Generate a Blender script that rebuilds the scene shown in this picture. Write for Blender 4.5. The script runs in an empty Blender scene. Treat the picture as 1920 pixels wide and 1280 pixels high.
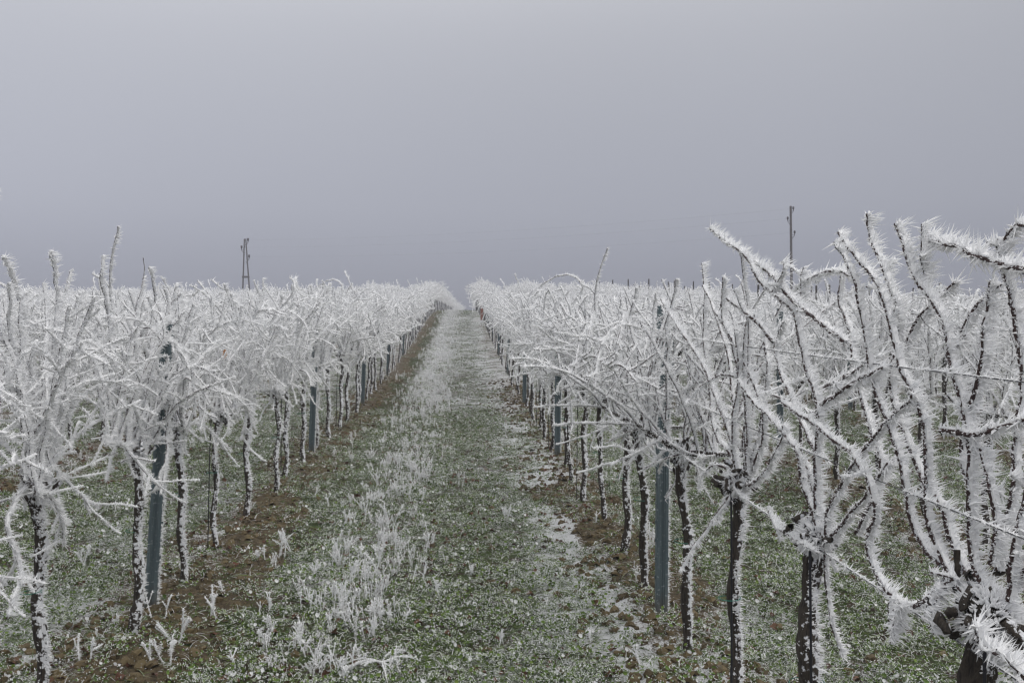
import bpy, math, time
import numpy as np
from mathutils import Vector
T0 = time.time()
rng = np.random.default_rng(7)
S = bpy.context.scene
COL = S.collection

# ------------------------------------------------------------------ camera
F = 1707.0                       # focal length in pixels of a 1920 px wide picture
PSI = math.atan((960 - 865) / F)  # the rows run along +Y, the camera looks a little right of them
CAM_H = 1.67
cam_d = bpy.data.cameras.new('camera'); cam = bpy.data.objects.new('camera', cam_d); COL.objects.link(cam)
cam.location = (0, 0, CAM_H); cam.rotation_euler = (math.radians(90), 0, -PSI)
cam_d.sensor_width = 36; cam_d.lens = 36 * F / 1920
cam_d.clip_start = 0.05; cam_d.clip_end = 4000
S.camera = cam
# ------------------------------------------------------------------ sky and light
W = bpy.data.worlds.new('World'); S.world = W; W.use_nodes = True
nt = W.node_tree; nt.nodes.clear()
def N(tree, typ, **kw):
    n = tree.nodes.new(typ)
    for k, v in kw.items():
        if k in n.inputs: n.inputs[k].default_value = v
        else: setattr(n, k, v)
    return n
SUN_EL, SUN_ROT = math.radians(58), math.radians(125)
sky = N(nt, 'ShaderNodeTexSky', sky_type='NISHITA', sun_disc=False, sun_elevation=SUN_EL, sun_rotation=SUN_ROT)
hs = N(nt, 'ShaderNodeHueSaturation'); hs.inputs['Saturation'].default_value = 0.3; hs.inputs['Value'].default_value = 0.10
nt.links.new(sky.outputs[0], hs.inputs['Color'])
tc = N(nt, 'ShaderNodeTexCoord'); sep = N(nt, 'ShaderNodeSeparateXYZ'); nt.links.new(tc.outputs['Generated'], sep.inputs[0])
cr = N(nt, 'ShaderNodeValToRGB'); e = cr.color_ramp; e.interpolation = 'B_SPLINE'
stops = [(0.0, (.27, .28, .345)), (.06, (.318, .33, .40)), (.14, (.425, .44, .512)), (.28, (.462, .477, .532)), (.42, (.62, .63, .675)), (.60, (1.7, 1.71, 1.74)), (1.0, (2.3, 2.3, 2.31))]
e.elements[0].position, e.elements[1].position = 0, 1
for _ in range(len(stops) - 2): e.elements.new(.5)
for el, (p, c) in zip(e.elements, stops): el.position = p; el.color = (*c, 1)
nt.links.new(sep.outputs[2], cr.inputs[0])
# the fog is a little thinner towards the left: slightly brighter cloud there
nz = N(nt, 'ShaderNodeTexNoise'); nz.inputs['Scale'].default_value = 1.1; nz.inputs['Detail'].default_value = 2
nt.links.new(tc.outputs['Generated'], nz.inputs['Vector'])
m1 = N(nt, 'ShaderNodeMath', operation='MULTIPLY_ADD'); nt.links.new(nz.outputs[0], m1.inputs[0]); m1.inputs[1].default_value = .26; m1.inputs[2].default_value = .87
m2 = N(nt, 'ShaderNodeMath', operation='MULTIPLY_ADD'); nt.links.new(sep.outputs[0], m2.inputs[0]); m2.inputs[1].default_value = -.28; nt.links.new(m1.outputs[0], m2.inputs[2])
vm = N(nt, 'ShaderNodeVectorMath', operation='SCALE'); nt.links.new(cr.outputs[0], vm.inputs[0]); nt.links.new(m2.outputs[0], vm.inputs['Scale'])
mx = N(nt, 'ShaderNodeMix', data_type='RGBA'); mx.inputs[0].default_value = .9
nt.links.new(hs.outputs[0], mx.inputs[6]); nt.links.new(vm.outputs[0], mx.inputs[7])
bg = N(nt, 'ShaderNodeBackground'); bg.inputs[1].default_value = 1.0
nt.links.new(mx.outputs[2], bg.inputs[0])
wo = N(nt, 'ShaderNodeOutputWorld'); nt.links.new(bg.outputs[0], wo.inputs[0])
sun_d = bpy.data.lights.new('sun', 'SUN'); sun = bpy.data.objects.new('sun', sun_d); COL.objects.link(sun)
sun_d.energy = 1.5; sun_d.angle = math.radians(60); sun_d.color = (1, .97, .94)
sv = Vector((math.sin(SUN_ROT) * math.cos(SUN_EL), math.cos(SUN_ROT) * math.cos(SUN_EL), math.sin(SUN_EL)))
sun.rotation_euler = sv.to_track_quat('Z', 'Y').to_euler(); sun.location = (0, 0, 30)
S.view_settings.view_transform = 'Standard'; S.view_settings.look = 'None'
S.view_settings.exposure = 0.0; S.view_settings.gamma = 1; S.view_settings.use_curve_mapping = False
S.cycles.max_bounces = 14; S.cycles.diffuse_bounces = 11; S.cycles.transmission_bounces = 10; S.cycles.volume_bounces = 1
S.cycles.use_denoising = True; S.cycles.use_adaptive_sampling = True; S.cycles.adaptive_threshold = 0.01
S.cycles.filter_width = 1.3

# ------------------------------------------------------------------ terrain
_tab_y = np.array([-400, 0, 12, 16, 23, 30, 37, 44, 50, 55, 62, 70, 80, 90, 100, 120, 150, 200, 400, 900.])
_tab_z = np.array([0, 0, 0, .04, .22, .5, .87, 1.25, 1.48, 1.62, 1.72, 1.72, 1.62, 1.43, 1.18, .6, -.3, -2.5, -14, -50.])
_yy = np.linspace(-400, 900, 5201); _zz = np.interp(_yy, _tab_y, _tab_z)
_k = np.hanning(33); _k /= _k.sum(); _zz = np.convolve(np.pad(_zz, 16, mode='edge'), _k, 'valid')
def sstep(x, a, b):
    t = np.clip((x - a) / (b - a), 0, 1); return t * t * (3 - 2 * t)
def zt(x, y):
    x = np.asarray(x, float); y = np.asarray(y, float)
    ex = np.interp(y, _yy, _zz)
    side = 1 - .55 * sstep(x, 3, 26) - .30 * sstep(-x, 2.2, 8)
    return .0328 * np.clip(y, -60, 500) + np.where(ex > 0, ex * side, ex)
def rshift(y): return 3.7e-4 * np.clip(np.asarray(y, float) - 55, 0, 140) ** 2
ROWS_L = [-1.68 - 2.75 * k for k in range(12)]
ROWS_R = [1.07, 3.62] + [3.62 + 2.7 * k for k in range(1, 13)]
ROWS = sorted(ROWS_L + ROWS_R)

def hash2(ix, iy, s):
    h = (ix.astype(np.int64) * 374761393 + iy.astype(np.int64) * 668265263 + s * 974634777) & 0x7fffffff
    h = ((h ^ (h >> 13)) * 1274126177) & 0x7fffffff
    return ((h ^ (h >> 16)) & 0xffff) / 65535.0
def vnoise(x, y, s=0):
    x = np.asarray(x, float); y = np.asarray(y, float)
    ix = np.floor(x); iy = np.floor(y); fx = x - ix; fy = y - iy
    fx = fx * fx * (3 - 2 * fx); fy = fy * fy * (3 - 2 * fy)
    a = hash2(ix, iy, s); b = hash2(ix + 1, iy, s); c = hash2(ix, iy + 1, s); d = hash2(ix + 1, iy + 1, s)
    return (a * (1 - fx) + b * fx) * (1 - fy) + (c * (1 - fx) + d * fx) * fy
def fbm(x, y, s=0, o=4):
    r = 0; a = .5
    for k in range(o): r = r + a * vnoise(x * 2 ** k, y * 2 ** k, s + k); a *= .5
    return r
def rowdist(x, y):
    xr = np.asarray(x, float) - rshift(y)
    return np.min(np.abs(xr[..., None] - np.array(ROWS)), axis=-1)
def soilness(x, y):
    d = rowdist(x, y) + (fbm(np.asarray(x) * 2.2, np.asarray(y) * 1.3, 5) - .47) * .95
    return 1 - sstep(d, .12, .62)

def ray(px, py):
    u = (px - 960) / F; v = (py - 640) / F
    return np.array([math.sin(PSI) + u * math.cos(PSI), math.cos(PSI) - u * math.sin(PSI), -v])
def atX(px, py, X):              # world point seen at a pixel of the photograph, on the plane x = X
    d = ray(px, py); t = X / d[0]; return np.array([0, 0, CAM_H]) + d * t
def atGround(px, py):
    d = ray(px, py); ts = np.linspace(2, 60, 4000)
    z = CAM_H + d[2] * ts - zt(d[0] * ts, d[1] * ts); i = np.argmax(z < 0); t = ts[i]
    return d[0] * t, d[1] * t

# ------------------------------------------------------------------ mesh helpers
class MB:
    def __init__(s): s.v = []; s.f = {3: [], 4: []}; s.m = {3: [], 4: []}; s.n = 0
    def add(s, v, f, mat=0):
        v = np.asarray(v, np.float32).reshape(-1, 3); f = np.asarray(f, np.int32)
        if len(f) == 0: return
        k = f.shape[1]; s.v.append(v); s.f[k].append(f + s.n); s.m[k].append(np.full(len(f), mat, np.int32)); s.n += len(v)
    def mesh(s, name, mats, smooth=False):
        me = bpy.data.meshes.new(name)
        if s.n:
            v = np.concatenate(s.v); loops = []; tot = []; mi = []
            for k in (3, 4):
                if s.f[k]:
                    f = np.concatenate(s.f[k]); loops.append(f.ravel()); tot.append(np.full(len(f), k, np.int32)); mi.append(np.concatenate(s.m[k]))
            loops = np.concatenate(loops); tot = np.concatenate(tot); mi = np.concatenate(mi)
            me.vertices.add(len(v)); me.vertices.foreach_set('co', v.ravel())
            me.loops.add(len(loops)); me.loops.foreach_set('vertex_index', loops)
            me.polygons.add(len(tot))
            st = np.zeros(len(tot), np.int32); st[1:] = np.cumsum(tot)[:-1]
            me.polygons.foreach_set('loop_start', st)
            me.polygons.foreach_set('material_index', mi)
            me.polygons.foreach_set('use_smooth', np.full(len(tot), smooth))
            me.update(calc_edges=True)
        for m in mats: me.materials.append(m)
        return me
def nrm(a):
    a = np.asarray(a, float); return a / np.maximum(np.linalg.norm(a, axis=-1, keepdims=True), 1e-9)
def frames(P):
    t = nrm(np.gradient(P, axis=0)); ref = np.array([.31, .95, .05]) if abs(t[:, 2]).mean() > .5 else np.array([0.05, .1, 1.])
    a = nrm(np.cross(t, ref)); b = np.cross(t, a); return t, a, b
def tube(mb, P, r, sides=5, mat=0, cap=True, bump=0, rg=rng):
    P = np.asarray(P, float); n = len(P); r = np.broadcast_to(r, (n,)).astype(float)
    t, a, b = frames(P); th = np.arange(sides) * 2 * math.pi / sides
    R = r[:, None] * (1 + bump * rg.normal(size=(n, sides))) if bump else np.repeat(r[:, None], sides, 1)
    V = P[:, None] + R[..., None] * (np.cos(th)[None, :, None] * a[:, None] + np.sin(th)[None, :, None] * b[:, None])
    V = V.reshape(-1, 3)
    i = np.arange(n - 1)[:, None] * sides; j = np.arange(sides)[None]; k = (j + 1) % sides
    f = np.stack([i + j, i + k, i + sides + k, i + sides + j], -1).reshape(-1, 4)
    mb.add(V, f, mat)
    if cap:
        V2 = np.vstack([V[-sides:], P[-1] + t[-1] * r[-1] * .8]); mb.add(V2, [[q, (q + 1) % sides, sides] for q in range(sides)], mat)
def spikes(mb, B, D, L, Wd, mat=0):      # slender three-sided crystals
    n = len(B); 
    if n == 0: return
    D = nrm(D); ref = rng.normal(size=(n, 3)); a = nrm(np.cross(D, ref)); b = np.cross(D, a)
    V = np.empty((n, 4, 3)); L = np.broadcast_to(L, (n,)); Wd = np.broadcast_to(Wd, (n,))
    for q in range(3):
        th = q * 2 * math.pi / 3
        V[:, q] = B + (math.cos(th) * a + math.sin(th) * b) * Wd[:, None] * .5
    V[:, 3] = B + D * L[:, None]
    o = np.arange(n)[:, None] * 4
    f = np.concatenate([o + np.array([0, 1, 3]), o + np.array([1, 2, 3]), o + np.array([2, 0, 3])])
    mb.add(V.reshape(-1, 3), f, mat)
WIND = nrm(np.array([1.0, -.28, .12]))
def resample(P, step):
    P = np.asarray(P, float); d = np.r_[0, np.cumsum(np.linalg.norm(np.diff(P, axis=0), axis=1))]
    n = max(4, int(d[-1] / step) + 1); s = np.linspace(0, d[-1], n)
    Q = np.stack([np.interp(s, d, P[:, k]) for k in range(3)], 1)
    if n > 6:
        Q[1:-1] = (Q[:-2] + 2 * Q[1:-1] + Q[2:]) / 4
    return Q, d[-1]
def rime(mb, P, r, dens, ln, wd, mat=0, core=1.0, wind=WIND, spread=.55, coat=.32, gap=.08):
    P = np.asarray(P, float); d = np.r_[0, np.cumsum(np.linalg.norm(np.diff(P, axis=0), axis=1))]; Lt = d[-1]
    n = int(Lt * dens)
    if n < 3: return
    s = rng.random(n) * Lt
    ph = rng.random(4) * 9
    mod = .85 + .3 * np.sin(s * 31 + ph[0]) * np.sin(s * 13 + ph[1]) + .2 * np.sin(s * 71 + ph[2])
    keep = rng.random(n) < np.clip(mod + .45, 0, 1); s = s[keep]; mod = mod[keep]; n = len(s)
    p = np.stack([np.interp(s, d, P[:, k]) for k in range(3)], 1)
    t, a, b = frames(P); tt = nrm(np.stack([np.interp(s, d, t[:, k]) for k in range(3)], 1))
    rr = np.interp(s, d, np.broadcast_to(r, (len(P),)))
    w = wind[None] + spread * rng.normal(size=(n, 3))
    rnd = rng.random(n) < coat; w[rnd] = rng.normal(size=(rnd.sum(), 3))
    w = w - tt * (w * tt).sum(1, keepdims=True) * .85
    cw = .011 if dens > 200 else .03
    ci = (np.floor(s / cw + rng.random(n) * .9)).astype(int) % 4096; cd = rng.normal(size=(4096, 3)) * .42; cl = np.exp(rng.normal(0, .32, 4096))
    w = w + cd[ci]
    w = w - tt * (w * tt).sum(1, keepdims=True) * .6
    w = nrm(w); al = np.clip((w @ wind + .3) / 1.3, 0, 1)
    D = w * 1.0 + rng.normal(size=(n, 3)) * .16 + tt * .4 * rng.random((n, 1)) + np.array([0, 0, .05])
    L = ln * np.exp(rng.normal(-.06, .50, n)) * (.3 + .8 * al) * np.clip(mod, .35, 1.3) * cl[ci]
    L = np.minimum(L * (1 + .5 * np.exp(-(Lt - s) / .06)), ln * 1.75)
    fz = rng.random(n) < .34                      # short stubby crystals that roughen the body of the rime
    off = wind * (rr * .5 + ln * .16)[:, None]
    fd = nrm(rng.normal(size=(n, 3)) + wind * .5)
    if core > 0:
        spikes(mb, (p + off * core)[fz], fd[fz], (rr + ln * .42)[fz] * core * (.7 + .7 * rng.random(fz.sum())), wd * 1.7, mat)
        p, w, rr, D, L = p[~fz], w[~fz], rr[~fz], D[~fz], L[~fz]; n = len(p)
    spikes(mb, p + w * rr[:, None] * .8, D, L, wd * (.7 + .6 * rng.random(n)), mat)
    if core > 0:
        Q, _ = resample(P, .018 if dens > 200 else .05); dd = np.linspace(0, 1, len(Q))
        rq = np.interp(dd, np.linspace(0, 1, len(P)), np.broadcast_to(r, (len(P),)))
        tube(mb, Q + wind * (rq * .5 + ln * .16)[:, None], (rq * .74 + ln * .17) * core * (1 + .2 * rng.normal(size=len(Q))).clip(.4, 1.7), 5 if dens > 200 else 4, mat, True, .16)
def path(start, d, length, bend=(0, 0, 0), wig=.10, step=.035):
    n = max(5, int(length / step)); st = length / n
    p = np.array(start, float); d = nrm(np.array(d, float)); out = [p.copy()]; bend = np.array(bend, float); zz = nrm(rng.normal(size=3))
    for k in range(n):
        if k % 2 == 0: d = nrm(d + zz * wig * (1 if (k // 2) % 2 else -1) + rng.normal(size=3) * wig * .45)
        d = nrm(d + bend * st); p = p + d * st; out.append(p.copy())
    return np.array(out)

# ------------------------------------------------------------------ materials
def mat(name):
    m = bpy.data.materials.new(name); m.use_nodes = True; m.node_tree.nodes.clear(); return m, m.node_tree
def out(t, sh): o = N(t, 'ShaderNodeOutputMaterial'); t.links.new(sh, o.inputs[0]); return o
def noise(t, vec, scale, detail=3, rough=.55):
    n = N(t, 'ShaderNodeTexNoise'); n.inputs['Scale'].default_value = scale; n.inputs['Detail'].default_value = detail; n.inputs['Roughness'].default_value = rough
    if vec is not None: t.links.new(vec, n.inputs['Vector'])
    return n.outputs[0]
def ramp(t, fac, st, interp='LINEAR'):
    r = N(t, 'ShaderNodeValToRGB'); c = r.color_ramp; c.interpolation = interp
    c.elements[0].position, c.elements[1].position = 0, 1
    for _ in range(len(st) - 2): c.elements.new(.5)
    for el, (p, col) in zip(c.elements, st): el.position = p; el.color = (*col, 1) if isinstance(col, tuple) else (col, col, col, 1)
    t.links.new(fac, r.inputs[0]); return r.outputs[0]
def mixc(t, f, a, b, typ='MIX'):
    m = N(t, 'ShaderNodeMix', data_type='RGBA', blend_type=typ)
    for k, x in ((0, f), (6, a), (7, b)):
        if isinstance(x, (int, float)): m.inputs[k].default_value = x
        elif isinstance(x, tuple): m.inputs[k].default_value = (*x, 1)
        else: t.links.new(x, m.inputs[k])
    return m.outputs[2]
def math_(t, op, a, b=0.0, c=0.0):
    m = N(t, 'ShaderNodeMath', operation=op)
    for k, x in enumerate((a, b, c)):
        if isinstance(x, (int, float)): m.inputs[k].default_value = x
        else: t.links.new(x, m.inputs[k])
    return m.outputs[0]
def frost_mat(name, c, tr, trans=.28):
    m, t = mat(name); d = N(t, 'ShaderNodeBsdfDiffuse'); d.inputs[0].default_value = (*c, 1)
    g = N(t, 'ShaderNodeBsdfTranslucent'); g.inputs[0].default_value = (*tr, 1)
    x = N(t, 'ShaderNodeMixShader'); x.inputs[0].default_value = trans
    t.links.new(d.outputs[0], x.inputs[1]); t.links.new(g.outputs[0], x.inputs[2]); out(t, x.outputs[0]); return m
M_RIME = frost_mat('rime_ice', (.965, .967, .972), (.965, .968, .975), .36)
def bark(name, c1, c2, frostamt, vs=(38, 38, 5), thr=.5):
    m, t = mat(name); tcn = N(t, 'ShaderNodeTexCoord'); mp = N(t, 'ShaderNodeMapping'); mp.inputs['Scale'].default_value = vs
    t.links.new(tcn.outputs['Object'], mp.inputs[0])
    n1 = noise(t, mp.outputs[0], 1.6, 5, .65)
    col = ramp(t, n1, [(.32, c1), (.5, c2), (.62, c1), (.75, tuple(x * 1.7 for x in c2))])
    n2 = noise(t, tcn.outputs['Object'], 46 if 'vine' in name else 150, 3, .6); n3 = noise(t, tcn.outputs['Object'], 9, 2)
    ge = N(t, 'ShaderNodeNewGeometry'); dp = N(t, 'ShaderNodeVectorMath', operation='DOT_PRODUCT'); dp.inputs[1].default_value = tuple(WIND)
    t.links.new(ge.outputs['Normal'], dp.inputs[0])
    s = math_(t, 'ADD', n2, math_(t, 'MULTIPLY', dp.outputs['Value'], .16)); s = math_(t, 'ADD', s, math_(t, 'MULTIPLY', n3, .35))
    fm = ramp(t, math_(t, 'SUBTRACT', s, thr - frostamt), [(.28, 0.), (.34, 1.)])
    col = mixc(t, fm, col, (.80, .81, .84))
    b = N(t, 'ShaderNodeBsdfPrincipled'); b.inputs['Roughness'].default_value = .85; t.links.new(col, b.inputs['Base Color'])
    bp = N(t, 'ShaderNodeBump'); bp.inputs['Strength'].default_value = 1.0; bp.inputs['Distance'].default_value = .012; t.links.new(n1, bp.inputs['Height']); t.links.new(bp.outputs[0], b.inputs['Normal'])
    out(t, b.outputs[0]); return m
M_BARK = bark('vine_bark', (0.012, 0.009, 0.008), (0.050, 0.040, 0.030), .035)
M_CANE = bark('cane_bark', (.030, .017, .015), (.085, .05, .046), .10, (120, 120, 30))
def simple(name, c, rough=.7, metal=0, var=0, scale=20, var_c=None):
    m, t = mat(name); b = N(t, 'ShaderNodeBsdfPrincipled'); b.inputs['Roughness'].default_value = rough; b.inputs['Metallic'].default_value = metal
    tcn = N(t, 'ShaderNodeTexCoord'); n = noise(t, tcn.outputs['Object'], scale, 4)
    c2 = var_c or tuple(x * (1 + var) for x in c)
    t.links.new(ramp(t, n, [(.35, tuple(x * (1 - var) for x in c)), (.65, c2)]), b.inputs['Base Color']); out(t, b.outputs[0]); return m
M_WIRE = simple('galvanised_wire', (.10, .10, .11), .5, .6, .2)
M_TIE = simple('green_tie', (.01, .16, .12), .5)
M_STAKE = simple('dark_rod', (.02, .02, .025), .5, .3, .2)
M_STAKEWOOD = simple('weathered_wood', (.055, .048, .042), .9, 0, .4, 30)
M_POLE = simple('pole_wood', (.10, .09, .088), .9, 0, .3, 12)
M_INS = simple('insulator', (.05, .04, .045), .4)
M_TUBE = simple('red_brown_guard', (.26, .11, .08), .7, 0, .3, 30)
M_LEAFO = simple('orange_leaf', (.42, .2, .09), .8, 0, .3, 60)
def post_mat():
    m, t = mat('post_steel'); tcn = N(t, 'ShaderNodeTexCoord'); mp = N(t, 'ShaderNodeMapping'); mp.inputs['Scale'].default_value = (30, 30, 2.2)
    t.links.new(tcn.outputs['Object'], mp.inputs[0]); n = noise(t, mp.outputs[0], 2, 5, .6); n2 = noise(t, tcn.outputs['Object'], 60, 3)
    c = ramp(t, n, [(.3, (0.070, 0.098, 0.108)), (.55, (0.096, 0.129, 0.140)), (.75, (0.124, 0.155, 0.164))])
    sx = N(t, 'ShaderNodeSeparateXYZ'); t.links.new(tcn.outputs['Object'], sx.inputs[0])
    low = ramp(t, math_(t, 'ADD', sx.outputs[2], math_(t, 'MULTIPLY', n2, .14)), [(.08, 1.), (.2, 0.)])
    c = mixc(t, math_(t, 'MULTIPLY', low, .55), c, (.12, .10, .075))
    fr = ramp(t, n2, [(.60, 0.), (.68, 1.)]); c = mixc(t, math_(t, 'MULTIPLY', fr, .35), c, (.5, .53, .56))
    b = N(t, 'ShaderNodeBsdfPrincipled'); b.inputs['Roughness'].default_value = .55; b.inputs['Metallic'].default_value = .15
    t.links.new(c, b.inputs['Base Color']); out(t, b.outputs[0]); return m
M_POST = post_mat()
def inst_mat(name, cols, frost, rough=.8, trans=0, fscale=90, fthr=.5):
    # living or dead leaf with grains of rime on it; every copy gets a slightly different tone
    m, t = mat(name); oi = N(t, 'ShaderNodeObjectInfo'); tcn = N(t, 'ShaderNodeTexCoord'); ge = N(t, 'ShaderNodeNewGeometry')
    n = noise(t, ge.outputs['Position'], 14, 3)
    v = math_(t, 'ADD', math_(t, 'MULTIPLY', oi.outputs['Random'], .5), math_(t, 'MULTIPLY', n, .5))
    c = ramp(t, v, [(.2 + .6 * i / max(1, len(cols) - 1), cc) for i, cc in enumerate(cols)])
    fn = noise(t, ge.outputs['Position'], fscale, 3, .7)
    c = mixc(t, ramp(t, fn, [(fthr, 0.), (fthr + .1, 1.)]), c, frost)
    b = N(t, 'ShaderNodeBsdfPrincipled'); b.inputs['Roughness'].default_value = rough; t.links.new(c, b.inputs['Base Color'])
    out(t, b.outputs[0]); return m
FR = (.60, .61, .62)
M_GREEN = inst_mat('grass_green', [(0.043, 0.070, 0.012), (0.090, 0.152, 0.024), (0.152, 0.216, 0.043)], FR, fthr=.66, fscale=170)
M_GFROST = inst_mat('grass_rimed', [(0.059, 0.098, 0.029), (0.126, 0.175, 0.069), (0.293, 0.321, 0.234)], FR, fthr=.56, fscale=170)
M_STRAW = inst_mat('dead_stalk', [(0.062, 0.039, 0.023), (0.109, 0.078, 0.047)], FR, fthr=.52)
M_LEAF = inst_mat('dead_leaf', [(0.055, 0.022, 0.011), (0.101, 0.043, 0.022), (0.125, 0.070, 0.039)], FR, fthr=.60)
M_CLOD = inst_mat('soil_clod', [(0.043, 0.031, 0.013), (0.086, 0.062, 0.027), (0.125, 0.094, 0.043)], FR, fthr=.62, fscale=60)

def ground_mat():
    m, t = mat('ground'); ge = N(t, 'ShaderNodeNewGeometry'); pos = ge.outputs['Position']
    at = N(t, 'ShaderNodeAttribute'); at.attribute_name = 'soil'; soil = at.outputs['Fac']
    af = N(t, 'ShaderNodeAttribute'); af.attribute_name = 'rimed'; rm = af.outputs['Fac']
    n1 = noise(t, pos, 3.2, 5, .6); n2 = noise(t, pos, 26, 5, .7); n3 = noise(t, pos, 85, 4, .75); n4 = noise(t, pos, 11, 4, .65)
    dirt = ramp(t, n2, [(.3, (0.022, 0.015, 0.007)), (.45, (0.069, 0.050, 0.026)), (.62, (0.132, 0.101, 0.055)), (.75, (0.189, 0.153, 0.095))])
    litter = ramp(t, n3, [(.35, (0.014, 0.009, 0.006)), (.55, (0.055, 0.030, 0.017)), (.75, (0.078, 0.055, 0.035))])
    green = ramp(t, n3, [(.3, (0.009, 0.016, 0.004)), (.5, (0.035, 0.055, 0.011)), (.7, (0.086, 0.117, 0.031))])
    g = mixc(t, ramp(t, n4, [(.47, 0.), (.56, 1.)]), green, litter)
    sm = math_(t, 'ADD', soil, math_(t, 'MULTIPLY', math_(t, 'SUBTRACT', n4, .5), .9))
    c = mixc(t, ramp(t, sm, [(.40, 0.), (.58, 1.)]), g, dirt)
    fr = math_(t, 'ADD', math_(t, 'MULTIPLY', n3, .55), math_(t, 'MULTIPLY', n1, .28)); fr = math_(t, 'ADD', fr, math_(t, 'MULTIPLY', n2, .30))
    fr = math_(t, 'ADD', fr, math_(t, 'MULTIPLY', rm, .26))
    c = mixc(t, ramp(t, fr, [(.645, 0.), (.70, 1.)]), c, FR)
    b = N(t, 'ShaderNodeBsdfPrincipled'); b.inputs['Roughness'].default_value = .95; t.links.new(c, b.inputs['Base Color'])
    bp = N(t, 'ShaderNodeBump'); bp.inputs['Strength'].default_value = .9; bp.inputs['Distance'].default_value = .03
    t.links.new(math_(t, 'ADD', n2, math_(t, 'MULTIPLY', n3, .5)), bp.inputs['Height']); t.links.new(bp.outputs[0], b.inputs['Normal'])
    out(t, b.outputs[0]); return m

# ------------------------------------------------------------------ scene helpers
def tag(o, label=None, cat=None, group=None, kind=None):
    if label: o['label'] = label
    if cat: o['category'] = cat
    if group: o['group'] = group
    if kind: o['kind'] = kind
    return o
def link(name, me, parent=None):
    o = bpy.data.objects.new(name, me); COL.objects.link(o)
    if parent is not None: o.parent = parent
    return o

# ------------------------------------------------------------------ ground
def axis(fine_lo, fine_hi, st, lo, hi, gr):
    a = list(np.arange(fine_lo, fine_hi + 1e-6, st)); s = st
    while a[-1] < hi: s *= gr; a.append(a[-1] + s)
    s = st
    while a[0] > lo: s *= gr; a.insert(0, a[0] - s)
    return np.array(a)
gx = axis(-3.6, 5.0, .04, -600, 600, 1.06); gy = axis(3.6, 9.5, .04, -60, 900, 1.018)
X, Y = np.meshgrid(gx, gy); so = soilness(X, Y)
near = 1 - sstep(Y, 25, 60)
micro = ((fbm(X * 1.3, Y * 1.3, 1) - .47) * .07 + (fbm(X * 7, Y * 7, 2) - .47) * (.03 + .035 * so) + (fbm(X * 22, Y * 22, 9, 2) - .37) * (.012 + .02 * so)) * near
micro += .05 * sstep(.5 - rowdist(X, Y), 0, .5) * near
zg = zt(X, Y) + micro
_gx, _gy, _gz = gx, gy, zg
def zg_at(x, y):                # height of the built ground
    x = np.asarray(x, float); y = np.asarray(y, float)
    i = np.clip(np.searchsorted(_gx, x) - 1, 0, len(_gx) - 2); j = np.clip(np.searchsorted(_gy, y) - 1, 0, len(_gy) - 2)
    fx = (x - _gx[i]) / (_gx[i + 1] - _gx[i]); fy = (y - _gy[j]) / (_gy[j + 1] - _gy[j])
    return (_gz[j, i] * (1 - fx) + _gz[j, i + 1] * fx) * (1 - fy) + (_gz[j + 1, i] * (1 - fx) + _gz[j + 1, i + 1] * fx) * fy
nx, ny = len(gx), len(gy)
idx = np.arange(nx * ny).reshape(ny, nx)
gf = np.stack([idx[:-1, :-1], idx[:-1, 1:], idx[1:, 1:], idx[1:, :-1]], -1).reshape(-1, 4)
gb = MB(); gb.add(np.stack([X, Y, zg], -1).reshape(-1, 3), gf)
gme = gb.mesh('ground', [ground_mat()], True)
def rimed(x, y):                # how much hoar lies on the ground
    r = .20 + .22 * sstep(y, 8, 24) + (fbm(x * .9, y * .5, 21) - .47) * (1.1 - .75 * sstep(y, 9, 20))
    r = r + 1.0 * (1 - .85 * sstep(y, 9, 18)) * np.exp(-((x - .70) / .22) ** 2) * sstep(fbm(x * 3, y * 1.2, 33), .34, .5)   # white strip before the right row
    r = r + .25 * np.exp(-((x + .75) / .3) ** 2) * sstep(y, 12, 22) * .35
    r = r - .55 * np.exp(-((x + 1.35) / .3) ** 2)
    return r
for nm, val in (('soil', so), ('rimed', rimed(X, Y))):
    a = gme.attributes.new(nm, 'FLOAT', 'POINT'); a.data.foreach_set('value', val.astype(np.float32).ravel())
ground = tag(link('ground', gme), kind='structure')

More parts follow.
